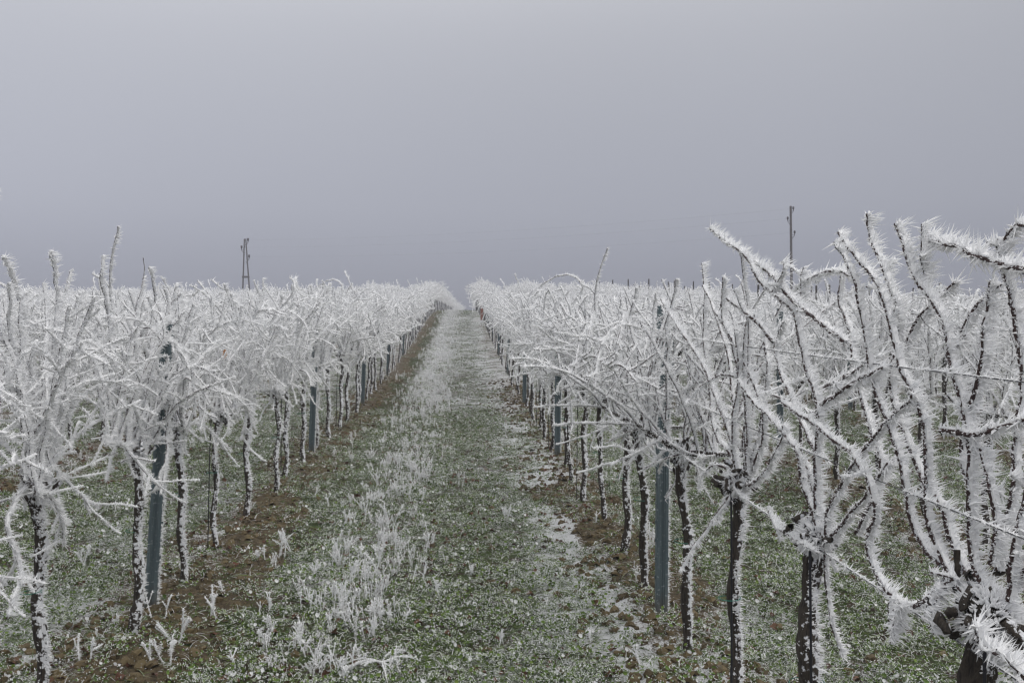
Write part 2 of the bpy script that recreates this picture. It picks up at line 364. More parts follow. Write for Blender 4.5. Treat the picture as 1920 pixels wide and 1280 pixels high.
# ------------------------------------------------------------------ vines
LOD = {0: dict(dens=1200, ln=.0205, wd=.0056, sides=6, core=1.0, step=.03),
       1: dict(dens=470, ln=.031, wd=.0082, sides=4, core=1.1, step=.04),
       2: dict(dens=135, ln=.034, wd=.014, sides=3, core=1.3, step=.07),
       3: dict(dens=45, ln=.040, wd=.026, sides=3, core=1.5, step=.11)}
def trunk_mesh(h, r, lod, lean):
    mb = MB(); n = {0: 34, 1: 22, 2: 10, 3: 5}[lod]; sd = {0: 16, 1: 11, 2: 7, 3: 5}[lod]
    s = np.linspace(0, 1, n); ph = rng.random(6) * 6.28
    P = np.stack([lean[0] * s + .008 * np.sin(s * 5 + ph[0]) + .01 * np.sin(s * 13 + ph[1]), lean[1] * s + .010 * np.sin(s * 4 + ph[2]) + .01 * np.sin(s * 11 + ph[4]), -.06 + (h + .06) * s], 1)
    P[:, :2] -= P[1:2, :2]
    rad = r * (1 + .5 * np.exp(-s / .05) + .15 * np.sin(s * 9 + ph[3]) * s + .12 * np.sin(s * 21 + ph[5])) 
    rad[s > .9] *= 1 + (s[s > .9] - .9) * (2.5 if r < .026 else -4)
    t, a, b = frames(P); th = np.arange(sd) * 2 * math.pi / sd
    ridge = 1 + .13 * np.cos(th * 5 + ph[4])[None] * np.cos(s * 6)[:, None] + .12 * rng.normal(size=(n, sd)) + .10 * np.cos(th * 3 + s[:, None] * 5 + ph[5])
    V = P[:, None] + (rad[:, None] * ridge)[..., None] * (np.cos(th)[None, :, None] * a[:, None] + np.sin(th)[None, :, None] * b[:, None])
    i = np.arange(n - 1)[:, None] * sd; j = np.arange(sd)[None]; k = (j + 1) % sd
    mb.add(V.reshape(-1, 3), np.stack([i + j, i + k, i + sd + k, i + sd + j], -1).reshape(-1, 4))
    mb.add(np.vstack([V[-1], P[-1] + [0, 0, r * .5]]), [[q, (q + 1) % sd, sd] for q in range(sd)])
    return mb, P, rad
def trunk_rime(P, rad, lod):
    mb = MB(); n = {0: 3600, 1: 1150, 2: 150, 3: 35}[lod]; wd = {0: .0055, 1: .009, 2: .02, 3: .035}[lod]
    s = rng.random(n) ** .85; th = rng.random(n) * 6.283
    dirx = np.stack([np.cos(th), np.sin(th), 0 * th], 1); al = dirx @ WIND
    patch = fbm(th * 1.6 + 3, s * 16, int(rng.integers(99)), 3)
    keep = (rng.random(n) < np.clip((al - .35) * 1.6, 0, 1) * (.06 + .75 * (patch > .49))) | (patch + al * .10 > (.565 if rad.mean() < .022 else .54)); s, th, dirx, al = s[keep], th[keep], dirx[keep], al[keep]; n = len(s)
    sp = np.linspace(0, 1, len(P)); p = np.stack([np.interp(s, sp, P[:, k]) for k in range(3)], 1); r = np.interp(s, sp, rad)
    D = dirx * .6 + WIND * .7 + rng.normal(size=(n, 3)) * .45 + np.array([0, 0, .1])
    L = ({0: .011, 1: .011, 2: .014, 3: .02}[lod] * (1 + 22 * max(0, rad.mean() - .021))) * np.exp(rng.normal(0, .4, n)) * (.55 + .75 * np.clip(al, 0, 1)) * (.6 + .7 * s) * sstep(s, 0, .2)
    spikes(mb, p + dirx * (r * .96)[:, None], D, L + .004, wd * (.7 + .7 * rng.random(n)))
    return mb
def head_mesh(h, top, lod, arms):
    mb = MB(); n = {0: 44, 1: 12, 2: 3, 3: 2}[lod]
    for _ in range(n):
        c = top + rng.normal(size=3) * [.028, .04, .032]; d = nrm(rng.normal(size=3) + [0, 0, .3])
        q = np.array([c - d * .02, c - d * .004, c + d * .01, c + d * .022, c + d * .034]); rr = (.005 + .007 * rng.random()) if lod < 2 else .024
        tube(mb, q, [rr, rr * 1.25, rr * 1.0, rr * 1.1, rr * .55], {0: 9, 1: 6}.get(lod, 4), 0, True, .24)
    for A in arms: tube(mb, A, np.linspace(.015, .009, len(A)) * (1 + .15 * rng.normal(size=len(A))), {0: 8, 1: 6}.get(lod, 4), 0, True, .08)
    return mb
TOPZ = 1.86
def cane_set(top, arms, ncane, wild, tall=1.0):
    out_ = []
    for k in range(ncane):
        TOPZ = rng.uniform(1.62, 1.90) if rng.random() < .82 else rng.uniform(1.9, 2.08)
        A = arms[k % len(arms)]; q = A[int(rng.integers(0, len(A)))]; yy = q[1] - top[1]
        typ = rng.random()
        if typ < .82:
            d = (rng.normal(0, .15), rng.normal(0, .20), 1); Ln = (rng.uniform(.68, 1.02) if rng.random() < .75 else rng.uniform(.4, .7)) * tall; bend = (rng.normal(0, .45), rng.normal(0, .6), rng.normal(0, .3))
        elif typ < .90:
            sx = rng.choice([-1, 1]); d = (sx * rng.uniform(.3, .8), rng.normal(0, .6), .8); Ln = rng.uniform(.45, .8) * wild; bend = (sx * .3, rng.normal(0, 1.2), -1.9 * rng.random())
        else:
            d = (rng.normal(0, .4), rng.normal(0, .5), rng.uniform(-.5, .5)); Ln = rng.uniform(.2, .48); bend = (rng.normal(0, 1), rng.normal(0, 1), rng.uniform(-4, .5))
        P = path(q, d, Ln, bend, .16); P = P[:max(5, int(np.argmax(P[:, 2] > TOPZ)) if (P[:, 2] > TOPZ).any() else len(P))]; out_.append((P, .0046 * rng.uniform(.85, 1.15)))
    ups = [P for P, r_ in out_ if P[-1, 2] > 1.35]
    for k in range(int(ncane * .42)):                  # thin shoots that arch over and hang down like a curtain
        if not ups: break
        P = ups[int(rng.integers(len(ups)))]; c = np.nonzero(P[:, 2] > 1.2)[0]; q = P[int(c[int(rng.integers(len(c)))])]
        H_ = path(q, (rng.normal(0, .55), rng.normal(0, .55), rng.uniform(-.2, .6)), rng.uniform(.25, .62), (rng.normal(0, .6), rng.normal(0, .6), -5.5 * rng.uniform(.5, 1)), .2); out_.append((H_, .0032))
    return out_
TW = 1.0
def twigs(P, k):
    o = []
    if TW < .9: k = 2
    for _ in range(k):
        i = int(rng.integers(len(P) // 5, len(P) - 1)); t = P[i + 1] - P[i]
        d = nrm(t) * .8 + nrm(rng.normal(size=3)) * .9
        q = path(P[i], d, (rng.uniform(.04, .15) if rng.random() < .7 else rng.uniform(.12, .3)) * TW, rng.normal(size=3) * 2.2 + [0, 0, -.4], .24, .03)
        if (q[:, 2] > 1.9).any(): q = q[:int(np.argmax(q[:, 2] > 1.9))]
        if len(q) > 3: o.append(q)
    return o
def build_cane(P, r, lod, split, ntw, dens=1.0, ln=1.0, bare=False, wind=WIND):
    L = LOD[lod]; cb = MB(); rb = cb if not split else MB(); rm = 0 if split else 1
    rr = r * np.linspace(1.1, .6, len(P)); tube(cb, P, rr * (1.25 if lod > 1 else 1), L['sides'], 0)
    if not bare: rime(rb, P, rr, L['dens'] * dens, L['ln'] * ln, L['wd'], rm, L['core'], wind)
    if lod == 0:
        for i in range(2, len(P) - 1, 3): tube(cb, P[i] + np.outer([-.004, 0, .004], nrm(P[i + 1] - P[i])), [rr[i] * .9, rr[i] * 1.5, rr[i] * .9], 6, 0, False)
    for Tw in twigs(P, ntw):
        tube(cb, Tw, .0022 if lod < 2 else .003, 3, 0)
        if not bare: rime(rb, Tw, .0022, L['dens'] * dens * .62, L['ln'] * .85 * ln, L['wd'], rm, L['core'], wind)
    return cb, rb
def vine_proto(lod, split, ncane=15, h=None, r=None, extra=None, merge=False, wild=1.0, tall=1.0, lean=None, ntw=None, heroes=None, hero_top=None):
    """parts: list of (name, mesh, [(subname, mesh)...])"""
    h = h or rng.uniform(.88, 1.02); r = r or rng.uniform(.018, .024)
    lean = lean if lean is not None else (rng.normal(0, .03), rng.normal(0, .05))
    tb, P, rad = trunk_mesh(h, r, lod, lean); top = P[-1]
    arms = []
    for sgn in (-1, 1):
        a = path(top, (rng.normal(0, .15), sgn, rng.uniform(.0, .4)), rng.uniform(.34, .46) if TW > .9 else .13, (0, 0, rng.normal(0, .6)), .15, .06 if TW > .9 else .03); arms.append(a)
    hb = head_mesh(h, top, lod, arms)
    hr = MB(); L = LOD[lod]
    for A in arms: rime(hr, A, np.linspace(.02, .011, len(A)), L['dens'] * 1.0, L['ln'] * .9, L['wd'] * 1.3, 0, 0, spread=.7, coat=.35)
    n = {0: 2600, 1: 900, 2: 90, 3: 20}[lod]; D = nrm(rng.normal(size=(n, 3)) + WIND * .7); D = D[fbm(D[:, 0] * 5 + 5, D[:, 1] * 5 + D[:, 2] * 4, 4, 2) > .27]
    hq = 1 + max(0, r - .02) * 14; D = D * hq
    spikes(hr, top + D * np.array([.042, .055, .046]), D + rng.normal(size=D.shape) * .3, L['ln'] * .8 * np.exp(rng.normal(0, .35, len(D))), L['wd'] * 1.4)
    for _ in range(2 if lod < 3 else 1):     # short hanging tendrils furred with rime below the head
        q = path(top + rng.normal(size=3) * [.03, .2, .03], (rng.normal(0, .5), rng.normal(0, .6), -.7), rng.uniform(.1, .25), (0, 0, -1), .25, .03)
        tube(hr, q, .003, 3); rime(hr, q, .003, L['dens'] * 1.4, L['ln'] * 1.15, L['wd'], 0, L['core'], spread=.8, coat=.4)
    cs = cane_set(top, arms, ncane, wild, tall)
    cs = [(P_, r_, 1.0, 1.0, False) for P_, r_ in cs]
    if heroes: cs += heroes
    ntw = {0: 6, 1: 5, 2: 4, 3: 2}[lod] if ntw is None else ntw
    parts = []
    if merge:                                    # far copies: everything in one mesh
        mb = MB()
        def take(src, m):
            for k in (3, 4):
                pass
        allb = MB(); allv = [(tb, 0), (hb, 0), (trunk_rime(P, rad, lod), 1), (hr, 1)]
        cb = MB(); rb = MB()
        for P_, r_, dn, ln, bare in cs:
            c_, q_ = build_cane(P_, r_, lod, True, ntw, dn, ln, bare); allv += [(c_, 2), (q_, 1)]
        for b_, m_ in allv:
            if not b_.n: continue
            v = np.concatenate(b_.v); first = True
            for k in (3, 4):
                if b_.f[k]:
                    f = np.concatenate(b_.f[k])
                    if first: allb.add(v, f, m_); base = allb.n - len(v); first = False
                    else: allb.f[k].append(f + base); allb.m[k].append(np.full(len(f), m_, np.int32))
        return allb.mesh('grapevine', [M_BARK, M_RIME, M_CANE]), top
    parts.append(('trunk', tb.mesh('trunk', [M_BARK], True), [('rime', trunk_rime(P, rad, lod).mesh('trunk_rime', [M_RIME]))]))
    parts.append(('head', hb.mesh('head', [M_BARK], True), [('rime', hr.mesh('head_rime', [M_RIME]))]))
    if lod < 2:
        sb = MB(); off = np.array([-.045, -.05, 0]); q = np.array([[P[1][0] + off[0], P[1][1] + off[1], -.05], [off[0] * .9 + top[0] * .5, off[1] + top[1] * .5, .6], [top[0] + off[0] * .8, top[1] + off[1], h * .98]])
        tube(sb, q, .0038, 6); st_me = sb.mesh('stake', [M_STAKE], True)
        tb2 = MB(); zt_ = h * .55; i = int(len(P) * .58); c = P[i] + off * .45; th = np.linspace(0, 6.6, 22)
        tube(tb2, np.stack([c[0] + np.cos(th) * (rad[i] * 1.15 + .018), c[1] + np.sin(th) * (rad[i] * 1.15 + .02), c[2] + th * .0015], 1), .0016, 4); 
        (parts.append(('stake', st_me, [])) if rng.random() < .12 or heroes else None); parts.append(('tie', tb2.mesh('tie', [M_TIE]), []))
    if lod < 2:
        for P_, r_, dn, ln, bare in cs:
            c_, q_ = build_cane(P_, r_, lod, split, ntw, dn, ln, bare)
            if split: parts.append(('cane', c_.mesh('cane', [M_CANE], True), [('rime', q_.mesh('cane_rime', [M_RIME]))] if not bare else []))
            else: parts.append(('cane', c_.mesh('cane', [M_CANE, M_RIME]), []))
    else:
        cb = MB(); rb = MB()
        for P_, r_, dn, ln, bare in cs:
            L_ = LOD[lod]; rr = r_ * np.linspace(1.1, .6, len(P_)); tube(cb, P_, rr * 1.25, 3, 0); rime(rb, P_, rr, L_['dens'], L_['ln'], L_['wd'], 0, L_['core'])
            for Tw in twigs(P_, ntw): tube(cb, Tw, .003, 3, 0); rime(rb, Tw, .002, L_['dens'], L_['ln'] * .9, L_['wd'], 0, L_['core'])
        cme = cb.mesh('canes', [M_CANE]); rme = rb.mesh('canes_rime', [M_RIME])
        parts.append(('canes', cme, [('rime', rme)]))
    return parts, top
def place_vine(parts, x, y, rz, flip, sc, label, group):
    e = bpy.data.objects.new('grapevine', None); COL.objects.link(e); e.empty_display_size = .1
    e.location = (x, y, float(zg_at(x, y))); e.rotation_euler = (0, 0, rz); e.scale = (sc, sc * (-1 if flip else 1), sc)
    tag(e, label, 'grapevine', group)
    for nm, me, subs in parts:
        p = link(nm, me, e)
        for sn, sm in subs: link(sn, sm, p)
    return e
print('setup', time.time() - T0)
P0 = [vine_proto(0, True, int(rng.integers(22, 26)), wild=1.0)[0] for _ in range(5)]
P1 = [vine_proto(1, False, int(rng.integers(23, 27)), wild=1.0)[0] for _ in range(8)]
P2 = [vine_proto(2, False, 25)[0] for _ in range(9)]
print('protos', time.time() - T0)

# every vine position
ORD = ['first', 'second', 'third', 'fourth', 'fifth', 'sixth', 'seventh', 'eighth', 'ninth', 'tenth', 'eleventh', 'twelfth', 'thirteenth', 'fourteenth',
       'fifteenth', 'sixteenth', 'seventeenth', 'eighteenth', 'nineteenth', 'twentieth', 'twenty-first', 'twenty-second', 'twenty-third', 'twenty-fourth', 'twenty-fifth']
PS = 5.36
def post_ys(side, k):
    y0 = 5.08 if side == 'L' else 4.88
    if k: y0 = (5.08 + (k * 1.7) % PS) if side == 'L' else (10.15 - PS if k == 1 else 4.9 + (k * 2.1) % PS)
    return [y0 + PS * i for i in range(-1, 24) if y0 + PS * i > 1.0]
cands = []
for side, rows in (('L', ROWS_L), ('R', ROWS_R)):
    for k, x0 in enumerate(rows):
        py = post_ys(side, k); sp = PS / 6
        if side == 'L' and k == 0: ys = [2.85, 3.72, 4.68, 5.56, 6.41, 7.29, 8.21, 8.97, 9.85] + list(np.arange(10.85, 125, sp))
        elif side == 'R' and k == 0: ys = [4.33, 5.27, 6.08, 6.98, 7.75, 8.71, 9.6] + list(np.arange(10.65, 125, sp))
        elif side == 'R' and k == 1: ys = [3.4, 4.3, 5.25, 6.1, 6.95, 7.8, 8.6, 9.6] + list(np.arange(10.6, 118, sp))
        else: ys = list(np.arange(1.6 + rng.random(), 112, sp))
        for y in ys:
            xx = x0 + float(rshift(y)) + rng.normal(0, .02); ang = xx / max(y, .1)
            if ang < -.72 or ang > .66: continue
            D = y
            vis = [1, .75, .42, .3, .2, .15][min(k, 5)] * (1 if y < 45 else .75)
            i = int(np.searchsorted(py, y)); cands.append([vis / max(D, 1), side, k, xx, y, i, py])
cands.sort(key=lambda c: -c[0])
near_c, far_c = cands[:292], cands[292:]
cnt = {}
far_c = far_c
def rowname(side, k): return ('row left of' if side == 'L' else 'row right of') if k == 0 else f"{ORD[k]} row {'left' if side == 'L' else 'right'} of"
near_c.sort(key=lambda c: (c[1], c[2], c[4]))
special = {('L', 0, 3.72): 'dark trunked vine at the lower left corner with drooping frosted canes beside the alley',
           ('L', 0, 4.68): 'vine with knobbly frosted head just before the nearest steel post on the left'}
for sc_, side, k, x, y, i, py in near_c:
    key = (side, k, i); cnt[key] = cnt.get(key, 0) + 1; j = cnt[key]
    lab = None
    for (s2, k2, y2), l2 in special.items():
        if s2 == side and k2 == k and abs(y2 - y) < .02: lab = l2
    if lab is None:
        if i == 0: lab = f"frosted vine before the nearest post, {ORD[j-1]} from camera, {rowname(side,k)} the alley"
        else: lab = f"frosted vine, {ORD[j-1]} behind the {ORD[i-1]} post, {rowname(side,k)} the alley"
    D = y
    pr = P0 if (D < 6.6 and k == 0) else (P1 if (D < 14 if k == 0 else D < 9.5) else P2)
    ve = place_vine(pr[int(rng.integers(len(pr)))], x, y, rng.normal(0, .12), rng.random() < .5, rng.uniform(.94, 1.05) if D > 7 else rng.uniform(.93, .99), lab,
               f"rime covered grapevines in the {rowname(side,k)} the alley")
    if side == 'L' and k == 0 and abs(y - 4.68) < .02: V_POST = ve
    if side == 'L' and k == 0 and abs(y - 3.72) < .02: V_CORNER = ve
def extra_cane(veh, poly, X0, X1, bare=False, r=.0048, dn=1.2, ln=1.15):
    n = len(poly); P = np.array([atX(px, py, X0 + (X1 - X0) * i / (n - 1)) for i, (px, py) in enumerate(poly)])
    M = veh.matrix_basis.inverted(); P = np.array([tuple(M @ Vector(p)) for p in P]); Q, _ = resample(P, .03); Q = Q + rng.normal(size=Q.shape) * .003
    fl = veh.scale[1] < 0
    c_, q_ = build_cane(Q, r, 0, True, 0 if bare else 4, dn, ln, bare)
    o = link('cane', c_.mesh('cane', [M_CANE], True), veh)
    if not bare: link('rime', q_.mesh('cane_rime', [M_RIME]), o)
    return o
bpy.context.view_layer.update()
for poly, X0, X1 in (([(240, 830), (262, 790), (285, 740), (310, 690), (322, 640), (330, 590)], -1.66, -1.58), ([(236, 820), (258, 760), (300, 720), (318, 680), (312, 630), (322, 570), (330, 530)], -1.66, -1.60),
                     ([(238, 825), (250, 740), (270, 690), (290, 650), (305, 600), (290, 560), (280, 500)], -1.66, -1.62), ([(245, 815), (290, 775), (325, 725), (335, 665), (318, 610), (345, 560)], -1.66, -1.58),
                     ([(240, 820), (200, 760), (190, 700), (215, 640), (200, 580), (188, 520), (192, 478)], -1.68, -1.62)):
    extra_cane(V_POST, poly, X0, X1)
extra_cane(V_POST, [(262, 560), (270, 528), (271, 505), (267, 483)], -1.64, -1.62, True, .0035)
extra_cane(V_CORNER, [(72, 900), (60, 905), (30, 930), (5, 985), (25, 1030), (38, 1070), (28, 1110), (15, 1150)], -1.68, -1.50, ln=1.3)
extra_cane(V_CORNER, [(78, 890), (70, 800), (90, 720), (100, 640), (108, 560), (100, 510), (92, 470)], -1.68, -1.62, ln=1.3)
extra_cane(V_CORNER, [(76, 890), (40, 790), (30, 700), (45, 600), (30, 540), (5, 480)], -1.68, -1.62, ln=1.3)
print('vines', time.time() - T0)

# --- the three vines at the right edge of the frame, cane by cane
def H(poly, X0, X1, r=.0055, dn=1.5, ln=1.2, bare=False, base=None):
    n = len(poly); P = np.array([atX(px, py, X0 + (X1 - X0) * i / (n - 1)) for i, (px, py) in enumerate(poly)])
    Q, L_ = resample(P, .028); Q = Q + rng.normal(size=Q.shape) * .0016
    return (Q - base, r, dn, ln, bare)
def hero(y0, x0, h, r, polys, ncane, label, lean=(0, 0), tall=1.0):
    base = np.array([x0, y0, float(zg_at(x0, y0))]); hs_ = [H(*p[:3], **(p[3] if len(p) > 3 else {}), base=base) for p in polys]
    pr, _ = vine_proto(0, True, ncane, h=h, r=r, heroes=hs_, lean=lean, tall=tall, ntw=2)
    place_vine(pr, x0, y0, 0, False, 1.0, label, 'rime covered grapevines in the row right of the alley')
TW = .3
hero(3.42, 1.06, .98, .019, [
    ([(1397, 910), (1414, 905), (1430, 889), (1447, 858), (1463, 832), (1470, 814), (1468, 800)], 1.06, 1.02),
    ([(1390, 903), (1402, 886), (1411, 860), (1416, 839), (1423, 816), (1427, 792), (1432, 740), (1440, 690), (1432, 640), (1436, 600)], 1.06, 1.12),
    ([(1395, 886), (1400, 849), (1402, 820), (1398, 760), (1385, 700), (1370, 640), (1352, 590), (1356, 520)], 1.06, 1.0),
    ([(1385, 890), (1370, 850), (1345, 825), (1335, 790), (1330, 720), (1318, 640), (1322, 560), (1316, 495)], 1.06, 1.08),
    ([(1380, 870), (1362, 800), (1340, 740), (1320, 690), (1290, 640), (1262, 600), (1238, 560)], 1.05, .98),
    ([(1405, 890), (1430, 830), (1432, 770), (1405, 700), (1385, 660), (1360, 615), (1340, 585)], 1.08, 1.0),
    ([(1440, 950), (1450, 985), (1490, 1010), (1520, 1030)], 1.02, 1.0, dict(r=.003, ln=1.0)),
], 7, 'frosted vine with slim pale trunk and green tie, left of the thick trunked pair', lean=(-.01, .02))
hero(2.66, 1.07, .96, .027, [
    ([(1530, 1010), (1528, 930), (1529, 845), (1537, 790), (1525, 730), (1507, 680), (1498, 626), (1486, 580), (1442, 544), (1423, 530), (1407, 497), (1393, 474), (1359, 453), (1331, 427)], 1.06, .98, dict(ln=1.25, dn=1.8)),
    ([(1587, 642), (1554, 621), (1515, 587), (1480, 560), (1452, 520), (1414, 492)], 1.05, .99, dict(ln=1.3)),
    ([(1538, 758), (1568, 741), (1589, 724), (1620, 706), (1655, 690)], 1.04, 1.02),
    ([(1542, 727), (1575, 712), (1620, 683), (1650, 668)], 1.1, 1.12, dict(ln=1.6)),
    ([(1548, 1010), (1550, 964), (1566, 926), (1580, 903), (1603, 865), (1632, 830), (1660, 790), (1690, 765), (1714, 741)], 1.07, 1.03),
    ([(1556, 1008), (1578, 985), (1600, 955), (1620, 935), (1648, 898), (1664, 867)], 1.07, 1.06),
    ([(1540, 1010), (1526, 963), (1512, 933), (1503, 910), (1499, 877), (1498, 853), (1484, 832), (1470, 816), (1442, 781), (1423, 764), (1402, 739), (1383, 715)], 1.06, 1.0),
    ([(1534, 1005), (1529, 950), (1529, 891), (1529, 844), (1517, 825), (1503, 795), (1480, 740), (1462, 700), (1450, 650), (1470, 600)], 1.08, 1.1),
    ([(1450, 640), (1425, 610), (1390, 580), (1362, 560)], 1.0, .96, dict(ln=1.2)),
    ([(1500, 860), (1515, 880), (1525, 915), (1527, 960)], 1.1, 1.09),
    ([(1604, 1000), (1640, 930), (1655, 870), (1630, 800), (1612, 740), (1600, 680), (1590, 610), (1570, 560), (1580, 500)], 1.16, 1.2),
    ([(1450, 545), (1475, 500), (1467, 490)], .99, 1.0, dict(r=.003)),
    ([(1500, 570), (1503, 520), (1506, 500)], 1.1, 1.1, dict(r=.003)),
    ([(1600, 520), (1570, 505), (1540, 512), (1510, 525), (1490, 545)], 1.12, 1.1, dict(r=.003, ln=1.3)),
], 1, 'vine with thick dark trunk, open fan of canes and long cane arching left', lean=(0, .02), tall=.8)
hero(1.78, 1.07, 1.0, .036, [
    ([(1840, 1155), (1803, 1111), (1765, 1046), (1747, 1010), (1737, 973), (1735, 938), (1738, 844), (1735, 806), (1728, 767), (1714, 741), (1702, 713), (1683, 680), (1671, 610), (1660, 581), (1648, 545), (1634, 514), (1599, 478), (1580, 446), (1571, 436)], 1.06, 1.04),
    ([(1765, 1060), (1735, 1031), (1714, 994), (1702, 945), (1695, 905), (1690, 872), (1679, 839), (1669, 802), (1653, 767), (1639, 729), (1632, 694), (1622, 630), (1615, 586), (1604, 528), (1597, 515), (1587, 490), (1573, 467), (1565, 455)], 1.06, 1.02),
    ([(1830, 1110), (1798, 1062), (1786, 1027), (1775, 985), (1765, 945), (1747, 924), (1725, 889), (1714, 863), (1700, 825), (1688, 802), (1681, 774), (1672, 743), (1668, 700), (1682, 640), (1690, 591), (1679, 565), (1669, 546), (1660, 516), (1650, 488), (1636, 455), (1624, 434), (1627, 401)], 1.08, 1.08, dict(ln=1.25)),
    ([(1852, 1125), (1843, 1102), (1829, 1067), (1819, 1031), (1817, 968), (1819, 926), (1818, 891), (1817, 832), (1812, 792), (1808, 762), (1796, 729), (1782, 694), (1779, 670), (1777, 645), (1772, 621), (1765, 593), (1751, 575), (1740, 553), (1718, 528), (1707, 507), (1693, 462), (1686, 439), (1679, 420)], 1.07, 1.06, dict(ln=1.45, dn=2.1)),
    ([(1735, 545), (1731, 481), (1729, 446), (1729, 422)], 1.08, 1.08, dict(r=.004, ln=1.3)),
    ([(1950, 520), (1920, 506), (1889, 500), (1854, 490), (1824, 478), (1793, 462), (1760, 455), (1732, 450)], 1.04, 1.1, dict(ln=1.6, dn=2.0)),
    ([(1808, 775), (1817, 769), (1826, 739), (1834, 699), (1845, 652), (1844, 638), (1845, 605), (1851, 584), (1857, 558), (1858, 530)], 1.07, 1.1, dict(ln=1.5, dn=1.9)),
    ([(1918, 700), (1900, 560), (1885, 520), (1873, 483), (1880, 455), (1893, 422), (1912, 418), (1940, 430)], 1.08, 1.1, dict(ln=1.25)),
    ([(1873, 483), (1872, 460), (1870, 448)], 1.08, 1.08, dict(r=.003)),
    ([(1861, 1060), (1868, 1010), (1866, 985), (1861, 940), (1854, 891), (1845, 867), (1838, 844)], 1.08, 1.08),
    ([(1818, 905), (1805, 891), (1803, 840), (1805, 790), (1808, 762)], 1.1, 1.09),
    ([(1762, 806), (1800, 816), (1830, 814), (1870, 808), (1900, 795), (1940, 778)], 1.04, 1.1, dict(ln=1.4)),
    ([(1940, 1290), (1905, 1245), (1870, 1225), (1840, 1212), (1828, 1200), (1830, 1170)], 1.0, .98, dict(ln=1.4, dn=2)),
    ([(1890, 1130), (1896, 1057), (1901, 1008), (1910, 980), (1925, 930), (1930, 860)], 1.08, 1.1),
    ([(1780, 1078), (1751, 1104), (1732, 1132), (1704, 1139), (1686, 1130), (1662, 1111), (1648, 1085), (1632, 1055), (1621, 1015), (1640, 975), (1643, 945), (1629, 905), (1620, 886), (1597, 849), (1568, 830), (1545, 811), (1522, 792), (1493, 774), (1465, 753)], 1.06, .98),
    ([(1690, 1132), (1678, 1160), (1668, 1205)], 1.0, .99, dict(r=.003, ln=1.25, dn=2.6)),
    ([(1672, 1118), (1664, 1150), (1672, 1185)], 1.01, 1.0, dict(r=.003, ln=1.25, dn=2.6)),
    ([(1755, 1100), (1748, 1135), (1750, 1190)], 1.02, 1.0, dict(r=.003, ln=1.2, dn=2.4)),
    ([(1790, 1085), (1775, 1090), (1762, 1100), (1752, 1108)], 1.05, 1.04, dict(r=.003)),
    ([(1870, 1070), (1880, 980), (1905, 900), (1900, 830), (1915, 740), (1925, 640)], 1.1, 1.14),
    ([(1900, 1100), (1935, 1050), (1950, 980)], 1.1, 1.1, dict(ln=1.4)),
    ([(1783, 660), (1800, 640), (1812, 600), (1835, 570), (1850, 555)], 1.1, 1.14, dict(ln=1.25)),
    ([(1680, 700), (1700, 640), (1720, 600), (1755, 560), (1790, 530)], 1.16, 1.2, dict(ln=1.3)),
], 0, 'thick black trunked vine in the lower right corner with tall spiky canes', lean=(0, .02), tall=.8)
TW = 1.0
print('heroes', time.time() - T0)

# ------------------------------------------------------------------ posts
def steel_post(h):
    mb = MB(); w, d = .058, .034
    prof = np.array([(-w/2, 0), (-w/2 + .006, -.006), (-w/2 + .015, -.006), (-w/2 + .019, 0), (-.005, 0), (-.002, .005), (.002, .005), (.005, 0), (w/2 - .019, 0), (w/2 - .015, -.006), (w/2 - .006, -.006), (w/2, 0), (w/2, d), (w/2 - .009, d), (w/2 - .009, d - .004), (w/2 - .0035, d - .004), (w/2 - .0035, .004), (-w/2 + .0035, .004), (-w/2 + .0035, d - .004), (-w/2 + .009, d - .004), (-w/2 + .009, d), (-w/2, d)])
    n = len(prof); zs = np.array([-.1, 0, h * .5, h]); V = np.array([[x, y, z] for z in zs for x, y in prof])
    f = [[r * n + i, r * n + (i + 1) % n, (r + 1) * n + (i + 1) % n, (r + 1) * n + i] for r in range(len(zs) - 1) for i in range(n)]
    mb.add(V, f)
    # top closed by strips across the profile
    o = 3 * n; t4 = [[o + i, o + i + 1, o + 21 - (i + 1) if i > 3 else o + 21 - (i + 1), o + 21 - i] for i in ()]
    for sx in (-1, 1):                        # folded wire hooks along both edges
        for z in np.arange(.18, h - .02, .1):
            x0 = sx * w / 2; q = np.array([[x0 - sx * .002, .008, z], [x0 + sx * .0055, .008, z + .004], [x0 + sx * .0055, .008, z + .018], [x0 - sx * .002, .008, z + .026],
                                           [x0 - sx * .002, .018, z], [x0 + sx * .0055, .018, z + .004], [x0 + sx * .0055, .018, z + .018], [x0 - sx * .002, .018, z + .026]])
            mb.add(q, [[0, 1, 2, 3], [4, 7, 6, 5], [1, 5, 6, 2], [0, 4, 5, 1], [3, 2, 6, 7]])
    hb = MB()
    for z in np.arange(.25, h, .35):
        th = np.arange(8) * math.pi / 4; hb.add(np.stack([np.cos(th) * .0035 - .012, 0 * th - .0015 , np.sin(th) * .0035 + z], 1), [[0, i, i + 1] for i in range(1, 7)])
    return mb.mesh('steel_post', [M_POST]), hb
def wood_post(h):
    mb = MB(); z = np.linspace(-.1, h, 9); P = np.stack([.008 * np.sin(z * 3), .006 * np.cos(z * 2), z], 1)
    tube(mb, P, .034, 8, 0, True, .05); return mb.mesh('wooden_stake', [M_STAKEWOOD], True)
